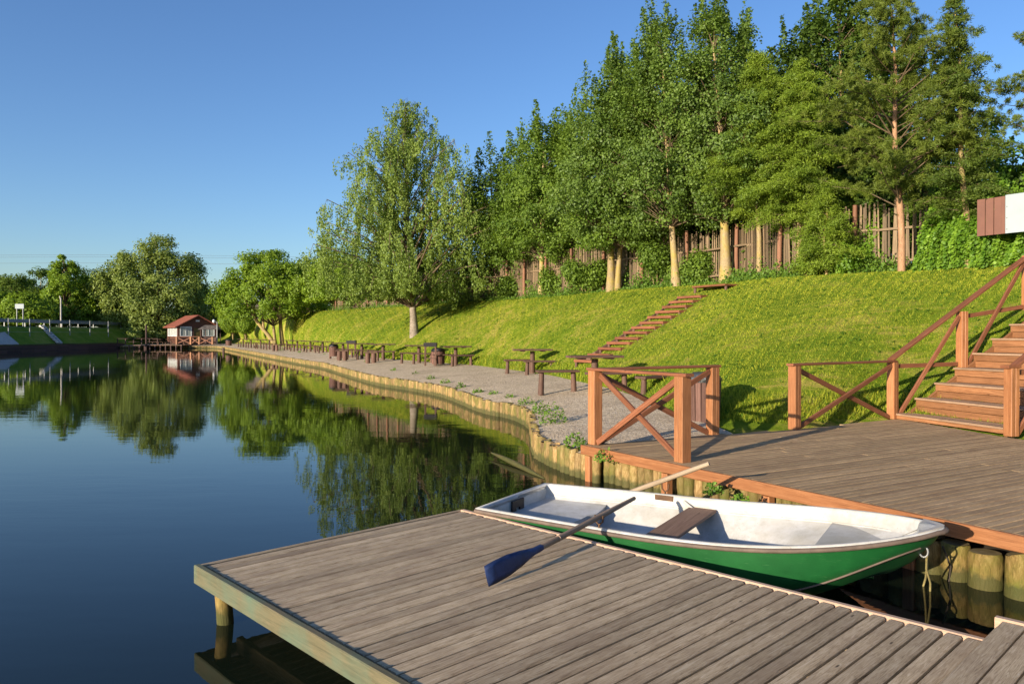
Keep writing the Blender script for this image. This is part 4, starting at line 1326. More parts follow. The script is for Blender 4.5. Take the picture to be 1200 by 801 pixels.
def trunk_mesh(base, h, r, lean, limbs, barkm, parent, second=None, wob=.12):
    m = MB(); base = Vector(base)
    n = 9; ax = []
    ph = random.random() * 6
    for i in range(n + 1):
        f = i / n
        ax.append(base + Vector((lean[0] * f + wob * math.sin(3 * f + ph) * f, lean[1] * f + wob * math.cos(2.6 * f + ph) * f, h * f - (.25 if i == 0 else 0))))
    rad = [r * (1.7 if i == 0 else 1.06 if i == 1 else 1) * (1 - .86 * (i / n)) + .008 for i in range(n + 1)]
    m.tube(ax, rad, 10)
    def at(z):
        f = min(.97, max(.02, z / h)) * n; k = int(f); return ax[k].lerp(ax[k + 1], f - k), rad[k]
    for (tgt, zf, rl) in limbs:
        p, rr = at(zf); q = Vector(tgt) + base
        mid = p.lerp(q, .5) + Vector((0, 0, .10 * (q - p).length))
        m.tube([p, p.lerp(mid, .6), mid, mid.lerp(q, .6), q], [min(rl, rr * .75), rl * .8, rl * .6, rl * .4, rl * .2], 5, mi=1, cap=False)
    if second: m.tube(second[0], second[1], 10)
    return m.build('trunk', [barkm, M['twig']], parent)

def broadleaf(name, label, cat, base, h, R_, hb, shape, leafm, barkm, r=.14, K=110, nl=150, rc=.55, leaf=.11, lean=(0, 0), squash=1.0, lump=.28, inner=.4, droop=0.0, limb=.03, group=None, flat=.8, trunkh=.86, shoots=0, shoot_len=1.3):
    t = thing(name, label, cat, base, group)
    c = crown_pts(K, R_, hb, h, shape, squash, inner, lump)
    f = (c[:, 2] / h)[:, None]; c[:, :2] += f * np.array(lean)[None]
    lim = []
    for k in range(0, K, 2):
        rr = math.hypot(c[k, 0] - lean[0] * c[k, 2] / h, c[k, 1] - lean[1] * c[k, 2] / h)
        lim.append((tuple(c[k]), max(.22 * h if hb > .2 * h else .1 * h, c[k, 2] - rr * .75 - .3), limb))
    trunk_mesh(base, h * trunkh, r, lean, lim, barkm, t)
    cs = rc * RNG.uniform(.6, 1.25, K)
    n = K * nl
    ci = np.repeat(np.arange(K), nl)
    d = unit(RNG.normal(size=(n, 3)))
    rad = RNG.random(n) ** .45
    off = d * rad[:, None] * cs[ci][:, None]; off[:, 2] *= flat
    if droop: off[:, 2] -= droop * RNG.random(n) ** 2 * cs[ci]
    pos = c[ci] + off
    pos[:, 2] = np.maximum(pos[:, 2], hb * .85 + RNG.random(n) * .3)
    tone0 = RNG.uniform(.12, .88, K)[ci]
    if shoots:
        ks = np.argsort(-(c[:, 2] + RNG.random(K) * .25 * h))[:shoots]
        sp = []; sc = []
        for k_ in ks:
            ll = RNG.uniform(.6, 1.0) * shoot_len; m_ = int(nl * .55)
            u_ = RNG.random(m_); tilt = c[k_, :2] / max(R_, .1) * .35 + RNG.normal(size=2) * .08
            q_ = np.zeros((m_, 3)); q_[:, 2] = c[k_, 2] + u_ * ll + .1
            q_[:, :2] = c[k_, :2] + tilt * (u_ * ll)[:, None] + RNG.normal(size=(m_, 2)) * (.20 * (1 - .75 * u_))[:, None] * rc / .5 * .6
            sp.append(q_); sc.append(np.full(m_, k_))
        sp = np.vstack(sp); sc = np.concatenate(sc); d = np.vstack([d, unit(RNG.normal(size=sp.shape))]); pos = np.vstack([pos, sp]); ci = np.concatenate([ci, sc]); n = len(pos)
        tone0 = np.concatenate([tone0, np.full(len(sc), .55)])
    outw = c[ci] - np.array([0, 0, (h + hb) * .45])
    nr = d * .6 + unit(outw) * .5 + RNG.normal(size=(n, 3)) * .55 + np.array([0, 0, .45])
    ln = leaf * RNG.uniform(.7, 1.3, n)
    tang = RNG.normal(size=(n, 3)); tang[:, 2] -= .6 + droop
    V = leaves(pos + np.array(base), nr, ln, ln * .78, tang)
    tone = tone0 * .55 + RNG.random(n) * .45
    fast_mesh('crown', V, 4, leafm, t, rnd=tone)
    return t

egg = lambda v: max(.03, math.sin(math.pi * (.10 + .86 * v) ** .8)) ** .8
tall = lambda v: max(.05, (1 - v ** 2.4) ** .75 * min(1, .62 + 1.8 * v) * (1 - .18 * v))
spire = lambda v: max(.05, (1 - v) ** .8 * min(1, .45 + 3 * v))
dome = lambda v: max(.05, math.sqrt(max(0, 1 - (v * 1.02 - .12) ** 2)) if v > .12 else .75 + 2 * v)
dome2 = lambda v: max(.05, math.sqrt(max(0, 1 - v ** 2.2)))

def on(px, py, D=None, extra=0.0):
    """ground point for a trunk whose foot is at pixel (px, py)"""
    if D is None:
        p = pick(px, py); return (p.x, p.y, ground(p.x, p.y) - .05)
    x = (px - 600) / FPX * D
    return (x, D, (ground(x, D) if D < 140 and x > -56 else 3.0) - .05 + extra)

def birch():
    base = on(486, 392, 43.0)
    t = thing('birch_tree', 'tall weeping birch standing alone on the slope with drooping twigs', 'tree', base)
    h = EYE + (392 - 108) * 43 / 900 - base[2]
    prof_ = [(.10, .40), (.24, .80), (.38, 1.0), (.50, .96), (.64, .80), (.78, .68), (.88, .46), (.95, .24), (1.0, .05)]
    sh = lambda v: np.interp(v, [a for a, b in prof_], [b for a, b in prof_])
    R_ = 4.9
    bx = Vector(base)
    lim = []; P0 = []
    # main boughs: rise from the trunk, arch outwards, hang down
    m = MB()
    ax = [bx + Vector((-.30 * math.sin(f * 2.2) - .25 * f, .1 * math.sin(4 * f), h * .93 * f - (.3 if f == 0 else 0))) for f in [i / 12 for i in range(13)]]
    rad = [.20 * (1 - .93 * i / 12) ** 1.05 + .012 for i in range(13)]; rad[0] = .30
    m.tube(ax, rad, 12)
    def at(z):
        f = min(.985, z / h) * 12; k = int(f); return ax[k].lerp(ax[k + 1], f - k), rad[k]
    for i in range(150):
        v = .13 + .85 * (i + random.random()) / 150
        a = random.random() * 6.283 if i % 3 else random.choice([math.pi, 0, 2.6, .4, -2.7]) + random.uniform(-.4, .4)
        rr = R_ * float(sh(min(1, v + .06))) * random.choice((random.uniform(.35, .8), random.uniform(.8, 1.22)))
        z0 = max(1.6, v * h - rr * .55 - .2); p, r0 = at(z0)
        q = Vector((bx.x + ax[-1].x * 0 + math.cos(a) * rr - .3 * v, bx.y + math.sin(a) * rr, bx.z + v * h + .10 * rr))
        mid = p.lerp(q, .55) + Vector((0, 0, .16 * rr))
        tip = q + Vector((math.cos(a) * .35, math.sin(a) * .35, -.35 - .12 * rr))
        rl = .012 + .012 * rr
        path = [p, p.lerp(mid, .55), mid, q, tip]
        m.tube(path, [rl * .8, rl * .65, rl * .5, rl * .3, .004], 5, mi=1, cap=False)
        P0.append((path, rr))
    # low forked bough on the right
    p, r0 = at(1.9); m.tube([p, p + Vector((.5, 0, .6)), p + Vector((1.3, .1, 1.2)), p + Vector((2.1, .2, 1.5)), p + Vector((3.0, .2, 2.2))], [.085, .07, .05, .04, .02], 7)
    m.build('trunk', [M['birchbark'], M['twig']], t)
    pos = []; tone = []
    for (path, rr) in P0:
        ns = int(3 + rr * 3.7)
        tb = random.random()
        for k in range(ns):
            f = .22 + .78 * (k + random.random()) / ns
            s = f * 4; i = min(3, int(s)); c = path[i].lerp(path[i + 1], s - i)
            c = c + Vector((random.gauss(0, .34), random.gauss(0, .34), random.gauss(0, .15)))
            ll = random.uniform(.35, 1.9) * (.42 + .17 * rr)
            zmin = bx.z + 1.9 + .5 * random.random()
            ll = max(.3, min(ll, c.z - zmin))
            n = int(26 + 34 * ll)
            u = np.random.default_rng(random.randrange(10 ** 6)).random((n, 3))
            dx, dy = random.gauss(0, .10), random.gauss(0, .10)
            zz = u[:, 0] * ll
            spread = .07 + .05 * (1 - u[:, 0])
            pos.append(np.stack([c.x + dx * zz + (u[:, 1] - .5) * 2 * spread * 1.4, c.y + dy * zz + (u[:, 2] - .5) * 2 * spread * 1.4, c.z - zz], 1))
            tone.append(np.full(n, .5 * tb + .5 * random.random()))
    pos = np.vstack(pos); tone = np.concatenate(tone) * .55 + RNG.random(len(pos)) * .45
    n = len(pos)
    tang = RNG.normal(size=(n, 3)) * .5; tang[:, 2] -= 1
    nr = RNG.normal(size=(n, 3)); nr[:, 2] *= .5
    out = pos - np.array([base[0], base[1], base[2] + h * .4]); nr += unit(out) * .6
    ln = .115 * RNG.uniform(.7, 1.3, n)
    fast_mesh('crown', leaves(pos, nr, ln, ln * .62, tang), 4, LF['birch'], t, rnd=tone)
birch()

def conifer(name, label, base, h, R_, hb, leafm, barkm, kind='larch', r=.11, lean=(0, 0), nb=110, needle=.16, cat='tree', dens=1.0, up=.1):
    t = thing(name, label, cat, base)
    m = MB(); bx = Vector(base); n = 10
    ax = [bx + Vector((lean[0] * (i / n) + .05 * math.sin(i * 1.1), lean[1] * i / n, h * i / n - (.2 if i == 0 else 0))) for i in range(n + 1)]
    rad = [r * (1 - .92 * i / n) + .008 for i in range(n + 1)]
    m.tube(ax, rad, 10)
    pos = []; tang = []; tone = []; nrm = []
    for i in range(nb):
        v = (i + random.random()) / nb
        z = hb + (h - hb) * v
        f = min(.985, z / h) * n; k = int(f); p = ax[k].lerp(ax[k + 1], f - k)
        a = i * 2.39996 + random.uniform(-.9, .9)
        Lb = R_ * ((1 - v) ** .75 * min(1, .65 + 1.6 * v) + .05) * random.uniform(.35, 1.25)
        upb = up + random.uniform(-.16, .20)
        dr = -.18 if kind != 'pine' else .25
        d = Vector((math.cos(a), math.sin(a), 0))
        e1 = p + d * Lb * .5 + Vector((0, 0, Lb * (upb if kind != 'pine' else .25 + upb - up)))
        e2 = p + d * Lb + Vector((0, 0, Lb * (dr + 1.5 * (upb - up) if kind != 'pine' else .35) + (.10 * Lb)))
        m.tube([p, e1, e2], [.010 + .008 * Lb, .006 + .005 * Lb, .004], 4, mi=1, cap=False)
        tb = random.random()
        rg = np.random.default_rng(random.randrange(10 ** 6))
        if kind == 'pine':
            nt_ = int((5 + Lb * 7) * dens)
            for q in range(nt_):
                f2 = .35 + .65 * (q + random.random()) / nt_
                c = (p.lerp(e1, f2 * 2) if f2 < .5 else e1.lerp(e2, f2 * 2 - 1)) + Vector((random.gauss(0, .16 * Lb * f2 + .03), random.gauss(0, .16 * Lb * f2 + .03), random.gauss(.05, .07)))
                nn = 60
                dd = unit(rg.normal(size=(nn, 3)) + np.array([d.x * .5, d.y * .5, .55]))
                pos.append(np.array(c)[None] + dd * needle * .5); tang.append(dd); nrm.append(rg.normal(size=(nn, 3)))
                tone.append(np.full(nn, .6 * tb + .4 * random.random()))
        else:
            nt_ = int((8 + Lb * 16) * dens)
            for q in range(nt_):
                f2 = .12 + .88 * (q + random.random()) / nt_
                c = (p.lerp(e1, f2 * 2) if f2 < .5 else e1.lerp(e2, f2 * 2 - 1))
                sd_ = random.choice((-1, 1)); s = Vector((-d.y, d.x, 0)) * sd_
                tl = (.12 + .34 * Lb * (1 - f2 * .75)) * random.uniform(.5, 1.1)
                td = (s * 1.0 + d * .65 + Vector((0, 0, -.28 - (.25 + random.uniform(-.3, .7) if kind == 'larch' else .1)))).normalized()
                nn = int(9 + tl * 52)
                u = rg.random(nn)
                cc = np.array(c)[None] + np.array(td)[None] * (u * tl)[:, None] + rg.normal(size=(nn, 3)) * (.06 if kind == 'larch' else .045)
                dd = unit(np.array(td)[None] * .7 + rg.normal(size=(nn, 3)) * .6)
                pos.append(cc); tang.append(dd); nrm.append(rg.normal(size=(nn, 3)) + np.array([0, 0, .8]))
                tone.append(np.full(nn, .6 * tb + .4 * random.random()))
    m.build('trunk', [barkm, M['twig']], t)
    pos = np.vstack(pos); tang = np.vstack(tang); nrm = np.vstack(nrm); tone = np.concatenate(tone) * .6 + RNG.random(len(pos)) * .4
    ln = needle * RNG.uniform(.7, 1.3, len(pos))
    fast_mesh('crown', leaves(pos, nrm, ln, np.full(len(pos), .024 if kind != 'pine' else .016), tang), 4, leafm, t, rnd=tone)
    return t

def hpx(base, toppx):       # tree height from the pixel row of its top
    return EYE + (392 - toppx) * base[1] / FPX - base[2]

# --- the row along the crest, from left to right
def crest_tree(px, py, D, top, R_, hb, sh, lf, name, label, K, rc, leaf, r, lean=(0, 0), bark='palebark', nl=150, inner=.25):
    b = on(px, py, D)
    broadleaf(name, label, 'tree', b, hpx(b, top), R_, hb, sh, LF[lf], M[bark], K=K, nl=nl, rc=rc, leaf=leaf, r=r, lean=lean, inner=inner, limb=.022, shoots=(34 if lf != 'dark' else 16) if sh is tall else 8)
crest_tree(578, 351, 46.0, 180, 3.3, 1.3, egg, 'dark', 'round_tree', 'dark bushy tree at the crest right behind the weeping birch', 150, .75, .15, .14, bark='bark')
crest_tree(612, 349, 43.0, 172, 2.9, 1.9, egg, 'linden', 'round_tree', 'mid green tree with a thin pale trunk between the birch and the taller trees', 150, .65, .13, .12)
crest_tree(634, 347, 38.0, 138, 3.0, 2.1, tall, 'linden', 'linden_tree', 'leafy linden with a forked trunk left of the double-trunked tree', 190, .58, .12, .13, (.2, 0))
crest_tree(682, 344, 36.5, 120, 2.7, 1.6, tall, 'linden', 'young_tree', 'slim young tree with a very thin stem beside the double-trunked tree', 150, .55, .11, .07)
crest_tree(716, 340, 32.0, 70, 3.0, 2.3, tall, 'poplar', 'poplar_tree', 'tall leafy tree with a pair of yellow-lichened trunks in the middle of the row', 280, .50, .10, .15)
crest_tree(723, 341, 31.9, 112, 2.6, 1.8, tall, 'linden', 'poplar_tree', 'leaning companion tree whose trunk touches the double trunk in the middle', 160, .50, .10, .11, (.5, 0))
crest_tree(793, 335, 29.2, 14, 2.75, 2.2, tall, 'poplar', 'poplar_tree', 'tallest pointed leafy tree with a yellowish trunk left of the landing', 320, .46, .095, .13, (-.7, 0))
crest_tree(760, 338, 33.2, 50, 2.9, 1.7, tall, 'poplar', 'poplar_tree', 'leafy tree filling the row behind the double trunk and the tallest pointed tree', 240, .52, .10, .12, (.2, 0), 'bark')
crest_tree(851, 333, 27.6, 6, 2.45, 2.4, tall, 'poplar', 'poplar_tree', 'tall leafy tree with the thickest pale trunk above the hillside steps', 290, .44, .09, .18, (-.4, 0))
b = on(888, 331, 26.2); conifer('larch_tree', 'light green larch with a thin straight trunk right of the thick pale trunk', b, hpx(b, 62), 2.1, 2.2, LF['larch'], M['palebark'], nb=170, needle=.115, r=.09)
b = on(934, 325, 25.0); conifer('larch_tree', 'light green larch with a mossy trunk left of the pine', b, hpx(b, 72), 2.1, 1.9, LF['larch'], M['palebark'], nb=170, needle=.115, r=.09, lean=(.15, 0))
crest_tree(985, 318, 27.5, -10, 2.5, 1.8, tall, 'dark', 'maple_tree', 'dark broad-leaved maple rising behind the larches and the pine', 230, .48, .13, .14, bark='bark', nl=130)
crest_tree(925, 322, 28.5, 50, 2.2, 2.0, tall, 'dark', 'maple_tree', 'dark broad-leaved tree hidden behind the two light green larches', 180, .52, .13, .12, bark='bark', nl=130)
crest_tree(1085, 316, 26.5, 45, 2.3, 1.0, tall, 'dark', 'round_tree', 'dark leafy tree behind the fence between the pine and the sparse spruce', 150, .5, .12, .10, bark='bark', nl=130)
crest_tree(1165, 305, 24.5, 165, 2.0, .5, egg, 'ivy', 'round_tree', 'bright leafy tree behind the fence above the notice panels', 130, .5, .11, .09, bark='bark', nl=130)
b = on(967, 325, 23.6); conifer('young_larch', 'small yellowish young larch in front of the fence left of the pine', b, hpx(b, 222), 1.2, .3, LF['larch'], M['palebark'], nb=70, needle=.11, r=.045)
b = on(1056, 317, 21.6); conifer('pine_tree', 'pine with a bare reddish lower trunk and ragged olive crown', b, hpx(b, -22), 2.5, 1.75, LF['pine'], M['pinebark'], kind='pine', nb=95, needle=.16, r=.10, lean=(-.35, 0), dens=1.1)
b = on(1133, 305, 20.6); conifer('spruce_tree', 'sparse spruce with drooping boughs rising out of the ivy', b, hpx(b, -4), 1.6, 1.5, LF['spruce'], M['bark'], kind='spruce', nb=105, needle=.09, r=.085, lean=(-.35, 0), up=.14)
b = (13.9, 19.4, 3.8); conifer('pine_tree', 'pine beyond the right edge showing only its branch tips against the sky', b, hpx(b, 10), 1.75, 3.0, LF['pine'], M['pinebark'], kind='pine', nb=60, needle=.13, r=.12)

for (px_, py_, dd, top_, R2, sh_, lf_, K2, lab) in ((606, 349, 48.0, 205, 2.6, egg, 'linden', 130, 'round crown behind the fence just right of the birch'),
        (662, 345, 41.5, 150, 2.6, tall, 'poplar', 170, 'crown behind the fence between the forked linden and the very thin stem'),
        (742, 338, 36.5, 60, 2.7, tall, 'linden', 210, 'crown behind the fence just right of the double trunk'),
        (822, 334, 32.5, 26, 2.5, tall, 'dark', 220, 'dark crown behind the fence between the yellowish and the thickest trunks'),
        (875, 331, 31.0, 40, 2.3, tall, 'poplar', 200, 'crown behind the fence directly behind the first larch'),
        (955, 322, 30.0, 16, 2.4, tall, 'dark', 210, 'dark crown behind the fence behind the young larch'),
        (1030, 318, 29.0, 50, 2.2, tall, 'linden', 170, 'crown behind the fence directly left of the pine trunk')):
    b = on(px_, py_, dd)
    broadleaf('poplar_tree', lab, 'tree', b, hpx(b, top_), R2, 1.4, sh_, LF[lf_], M['bark'], K=K2, nl=140, rc=.6, leaf=.12, r=.13, inner=.2, limb=.02, shoots=14)

def undergrowth():
    ln = crest_line(5.0, 4, 178, 500)
    n = 90000
    u = RNG.random(n) * 498.9; i = u.astype(int); f = (u - i)[:, None]
    p = ln[i] * (1 - f) + ln[i + 1] * f
    hm = 3.0 + .7 * np.sin(u * .11) + .5 * np.sin(u * .31 + 1)
    p[:, 2] += RNG.random(n) * hm - .1
    p[:, :2] += RNG.normal(size=(n, 2)) * .8
    L_ = .17 * RNG.uniform(.6, 1.3, n)
    o = fast_mesh('undergrowth', leaves(p, RNG.normal(size=(n, 3)) + np.array([-.6, -.5, .4]), L_, L_ * .8), 4, LF['dark'])
    tag(o, kind='stuff')
undergrowth()

def fence_weeds():
    ln = crest_line(.95, 40, 182, 500)
    n = 80000
    u = RNG.random(n) * 498.9; i = u.astype(int); f = (u - i)[:, None]
    p = ln[i] * (1 - f) + ln[i + 1] * f
    dens = .5 + .5 * np.sin(u * .19 + 2 * np.sin(u * .05)) * np.sin(u * .073 + 1)
    keep = RNG.random(n) < .25 + .75 * dens
    p = p[keep]; dens = dens[keep]; u = u[keep]; n = len(p)
    hm = (.15 + 1.7 * np.clip(dens - .42, 0, 1) ** 1.1) * (.55 + .45 * np.sin(u * 1.9) * np.sin(u * .77 + 2))
    p[:, 2] += RNG.random(n) ** 1.3 * hm
    p[:, :2] += RNG.normal(size=(n, 2)) * .3
    L_ = .10 * RNG.uniform(.5, 1.3, n); tg = RNG.normal(size=(n, 3)) * .5; tg[:, 2] += 1
    tag(fast_mesh('weeds', leaves(p, RNG.normal(size=(n, 3)) + np.array([-.7, -.6, .3]), L_, L_ * .6, tg), 4, LF['weed']), kind='stuff')
fence_weeds()

# ivy hedge and shrubs
def shrub(name, label, cat, base, rx, ry, h, leafm, n=9000, leaf=.08, group=None, lobes=10, stem=True):
    t = thing(name, label, cat, base, group)
    c = np.array([(random.uniform(-.6, .6) * rx, random.uniform(-.6, .6) * ry, h * random.uniform(.25, .72)) for _ in range(lobes)])
    ci = RNG.integers(0, lobes, n); d = unit(RNG.normal(size=(n, 3)))
    k = RNG.random(n) ** .5 * RNG.choice([1, 1, 1, 1.3], n)
    sc = RNG.uniform(.25, .6, lobes)[ci]
    pos = c[ci] + d * k[:, None] * np.stack([sc * rx, sc * ry, sc * h * .75], 1)
    pos[:, 2] = np.maximum(pos[:, 2], .02 + RNG.random(n) * .1)
    nr = d + RNG.normal(size=(n, 3)) * .5 + np.array([0, 0, .3])
    ln = leaf * RNG.uniform(.7, 1.3, n)
    tone = RNG.uniform(.1, .9, lobes)[ci] * .45 + RNG.random(n) * .55
    fast_mesh('foliage', leaves(pos + np.array(base), nr, ln, ln * .8), 4, leafm, t, rnd=tone)
    m = MB(); bx = Vector(base)
    for q in c[:6]: m.tube([bx + Vector((q[0] * .2, q[1] * .2, -.1)), bx + Vector((q[0] * .6, q[1] * .6, q[2] * .5)), bx + Vector(tuple(q))], [.02, .013, .006], 5)
    m.build('stems', M['bark'], t)
    return t

def ivy_hedge():
    ln = crest_line(.6, 22, 57, 60)
    t = thing('ivy_hedge', 'dense bright green ivy hedge spilling over the fence at the right', 'hedge', tuple(ln[30]))
    n = 60000
    u = RNG.random(n) * 58.99; i = u.astype(int); f = (u - i)[:, None]
    p = ln[i] * (1 - f) + ln[i + 1] * f
    hmax = 1.75 + .35 * (1 - u / 59) + .22 * np.sin(u * .9) + .15 * np.sin(u * 2.3 + 1)
    v = RNG.random(n)
    bulge = .35 + .20 * np.sin(u * .83 + 3 * np.sin(v * 4 + u * .3)) + .16 * np.sin(u * 2.9 + 5 * v + np.sin(u * .7) * 3)
    d = np.array([outd[40][0], outd[40][1]])
    off = -np.cos(v * math.pi * .5) * (.55 + bulge) + RNG.normal(size=n) * .07
    p[:, :2] += d * off[:, None] ; p[:, 2] += v * hmax + RNG.normal(size=n) * .06
    p[:, 2] = np.maximum(p[:, 2], [0] * n + ln[i][:, 2] - .25)
    nr = np.stack([np.full(n, -d[0]), np.full(n, -d[1]), .5 + v], 1) + RNG.normal(size=(n, 3)) * .55
    L_ = .085 * RNG.uniform(.6, 1.3, n)
    tang = RNG.normal(size=(n, 3)); tang[:, 2] -= 1
    # second mass: creeper climbing the fence
    m2 = 24000
    u2 = RNG.random(m2) ** 1.2 * 58.99; i2 = u2.astype(int); f2 = (u2 - i2)[:, None]
    lf = crest_line(1.2, 22, 57, 60)
    q = lf[i2] * (1 - f2) + lf[i2 + 1] * f2
    top = 2.2 + .8 * np.clip(1 - u2 / 26, 0, 1) + .35 * np.sin(u2 * 1.3) + .5 * np.clip((u2 - 40) / 18, 0, 1)
    q[:, 2] += RNG.random(m2) * top; q[:, :2] += RNG.normal(size=(m2, 2)) * .14
    nr2 = np.stack([np.full(m2, -d[0]), np.full(m2, -d[1]), np.full(m2, .4)], 1) + RNG.normal(size=(m2, 3)) * .6
    L2 = .085 * RNG.uniform(.6, 1.3, m2); t2 = RNG.normal(size=(m2, 3)); t2[:, 2] -= 1
    V = np.vstack([leaves(p, nr, L_, L_ * .9, tang), leaves(q, nr2, L2, L2 * .9, t2)])
    tone = np.concatenate([.35 + .25 * np.sin(u * 2.1 + v * 5) + RNG.normal(size=n) * .22, .3 + RNG.normal(size=m2) * .22])
    fast_mesh('foliage', V, 4, LF['ivy'], t, rnd=np.clip(tone, 0, 1))
    m = MB()
    for k in range(2, 58, 4):
        a = Vector(lf[k]); m.tube([a + Vector((0, 0, -.1)), a + Vector((.1, 0, .6)), a + Vector((-.05, .05, 1.3))], [.02, .015, .006], 5)
    m.build('stems', M['bark'], t)
ivy_hedge()
b = on(690, 343, 33.5); shrub('shrub', 'wide leafy shrub at the fence left of the double trunk', 'shrub', b, 1.35, .65, 1.55, LF['linden'], n=9000, leaf=.10)
b = on(652, 346, 37.0); shrub('shrub', 'shrub at the fence beside the forked linden trunk', 'shrub', b, .8, .6, 1.5, LF['linden'], n=5000, leaf=.11)
b = on(770, 337, 30.6); shrub('shrub', 'tall dense shrub against the fence left of the yellowish trunk', 'shrub', b, .95, .6, 1.9, LF['linden'], n=10000, leaf=.09)
b = on(815, 334, 29.2); shrub('shrub', 'leafy shrub between the yellowish trunk and the hillside landing', 'shrub', b, .85, .6, 1.5, LF['linden'], n=8000, leaf=.09)
for (px_, dd, rx_, h_, n_, lab) in ((742, 32.6, .5, 1.5, 4000, 'creeper-covered patch on the fence just right of the double trunk'), (836, 29.0, .45, 1.9, 4500, 'creeper-covered patch on the fence left of the thickest pale trunk'), (905, 26.6, .4, 1.2, 3000, 'small creeper patch on the fence between the two larch trunks'), (664, 37.6, .6, 1.7, 4000, 'creeper-covered patch on the fence behind the very thin stem')):
    b = on(px_, 333, dd); shrub('creeper', lab, 'creeper', b, rx_, .35, h_, LF['linden'], n=n_, leaf=.085)
b = on(1000, 320, 23.2); shrub('shrub', 'low bright shrub at the fence between the young larch and the pine', 'shrub', b, .6, .5, 1.0, LF['ivy'], n=6000, leaf=.085)
b = on(948, 324, 24.0); shrub('shrub', 'small reddish-green shrub left of the young larch', 'shrub', b, .6, .5, .8, LF['larch'], n=3500, leaf=.07)
b = on(1022, 300, 23.8); shrub('shrub', 'climbing leafy shrub on the fence just left of the pine trunk', 'shrub', b, .6, .4, 1.9, LF['ivy'], n=6000, leaf=.085)
b = on(604, 351, 41.5); shrub('shrub', 'bright shrub in front of the fence right of the birch crown', 'shrub', b, 1.1, .6, 1.3, LF['linden'], n=6000, leaf=.12)

def ball_bush(label, base, r, h, n):
    t = thing('round_bush', label, 'bush', base)
    d = unit(RNG.normal(size=(n, 3))); k = .72 + .3 * RNG.random(n) ** .6
    k *= 1 + .05 * np.sin(d[:, 0] * 9 + 1) * np.sin(d[:, 2] * 8) + .04 * np.sin(d[:, 1] * 13)
    pos = d * k[:, None] * np.array([r, r, h * .5]); pos[:, 2] += h * .52
    ln = .16 * RNG.uniform(.6, 1.3, n)
    fast_mesh('foliage', leaves(pos + np.array(base), d + RNG.normal(size=(n, 3)) * .45, ln, ln * .8), 4, LF['bush'], t)
    m = MB(); bx = Vector(base)
    for k in range(4): m.tube([bx + Vector((0, 0, -.8)), bx + Vector((.4 * math.cos(k * 1.6), .4 * math.sin(k * 1.6), h * .55))], [.06, .02], 6)
    m.build('stems', M['bark'], t)

# --- far bank trees
b = (-40.5, 124.0, 1.5)
def willow():
    base = ((186 - 600) / FPX * 128, 128.0, 1.0)
    broadleaf('willow_tree', 'huge silvery green willow standing behind the red-roofed cabin', 'tree', base, hpx(base, 277), 8.9, .5, dome2, LF['willow'], M['bark'], r=.5, K=420, nl=170, rc=1.5, leaf=.34, droop=.6, limb=.09, lump=.22, inner=.5)
willow()
def twin_tree():
    base = on(323, 404, 78.0)
    base = (base[0], base[1], .62)
    t = broadleaf('willow_tree', 'wide domed willow with two bare leaning stems over the distant tables', 'tree', base, hpx(base, 292), 5.2, 3.2, dome2, LF['bush'], M['bark'], r=.16, K=300, nl=150, rc=.85, leaf=.20, limb=.022, lean=(-.9, 0), inner=.3)
    m = MB(); o = Vector(base)
    def pp(px, py, D=78.0): return PD(px, py, D)
    m.tube([pp(323, 405), pp(314, 392), pp(302, 378), pp(293, 362), pp(286, 345), pp(281, 332)], [.24, .20, .17, .15, .11, .06], 9)
    m.tube([pp(309, 386), pp(308, 372), pp(310, 356), pp(314, 338)], [.14, .11, .09, .05], 8)
    m.tube([pp(331, 405, 78.6), pp(329, 385, 78.6), pp(328, 365, 78.6), pp(331, 350, 78.6), pp(334, 330, 78.6)], [.24, .19, .16, .13, .07], 9)
    m.build('leaning_stem', M['bark'], t)
twin_tree()
b = PD(273, 391, 106); b = (b.x, b.y, b.z); ball_bush('large clipped round bright green bush near the lamp post', b, 1.95, 3.9, 12000)
b = PD(288, 391.5, 100); b = (b.x, b.y, b.z); ball_bush('smaller round bright green bush at the right of the big one', b, 1.2, 2.35, 7000)
b = on(392, 363, 74.0); broadleaf('round_tree', 'light green tree at the crest seen left of the weeping birch', 'tree', b, hpx(b, 296), 3.6, .8, egg, LF['bush'], M['bark'], K=150, nl=140, rc=.9, leaf=.2)
b = on(425, 361, 66.0); broadleaf('round_tree', 'light green tree at the crest seen through the lower birch twigs', 'tree', b, hpx(b, 308), 3.4, .8, egg, LF['bush'], M['bark'], K=150, nl=140, rc=.85, leaf=.19)
b = on(360, 366, 96.0); broadleaf('round_tree', 'dark tree standing behind the dark stone wall', 'tree', b, hpx(b, 304), 4.2, .8, egg, LF['far'], M['bark'], K=90, nl=100, rc=1.2, leaf=.27)
b = on(250, 385, 140.0); b = (b[0], b[1], 3.0); broadleaf('round_tree', 'dark tree between the huge willow and the domed willow', 'tree', b, hpx(b, 335), 6.5, .2, egg, LF['dark'], M['bark'], K=90, nl=110, rc=1.5, leaf=.35)
b = (-40, 134, 3.0); broadleaf('round_tree', 'low dark tree behind the lamp post and round bushes', 'tree', b, hpx(b, 345), 6.0, .2, egg, LF['dark'], M['bark'], K=80, nl=110, rc=1.4, leaf=.35)
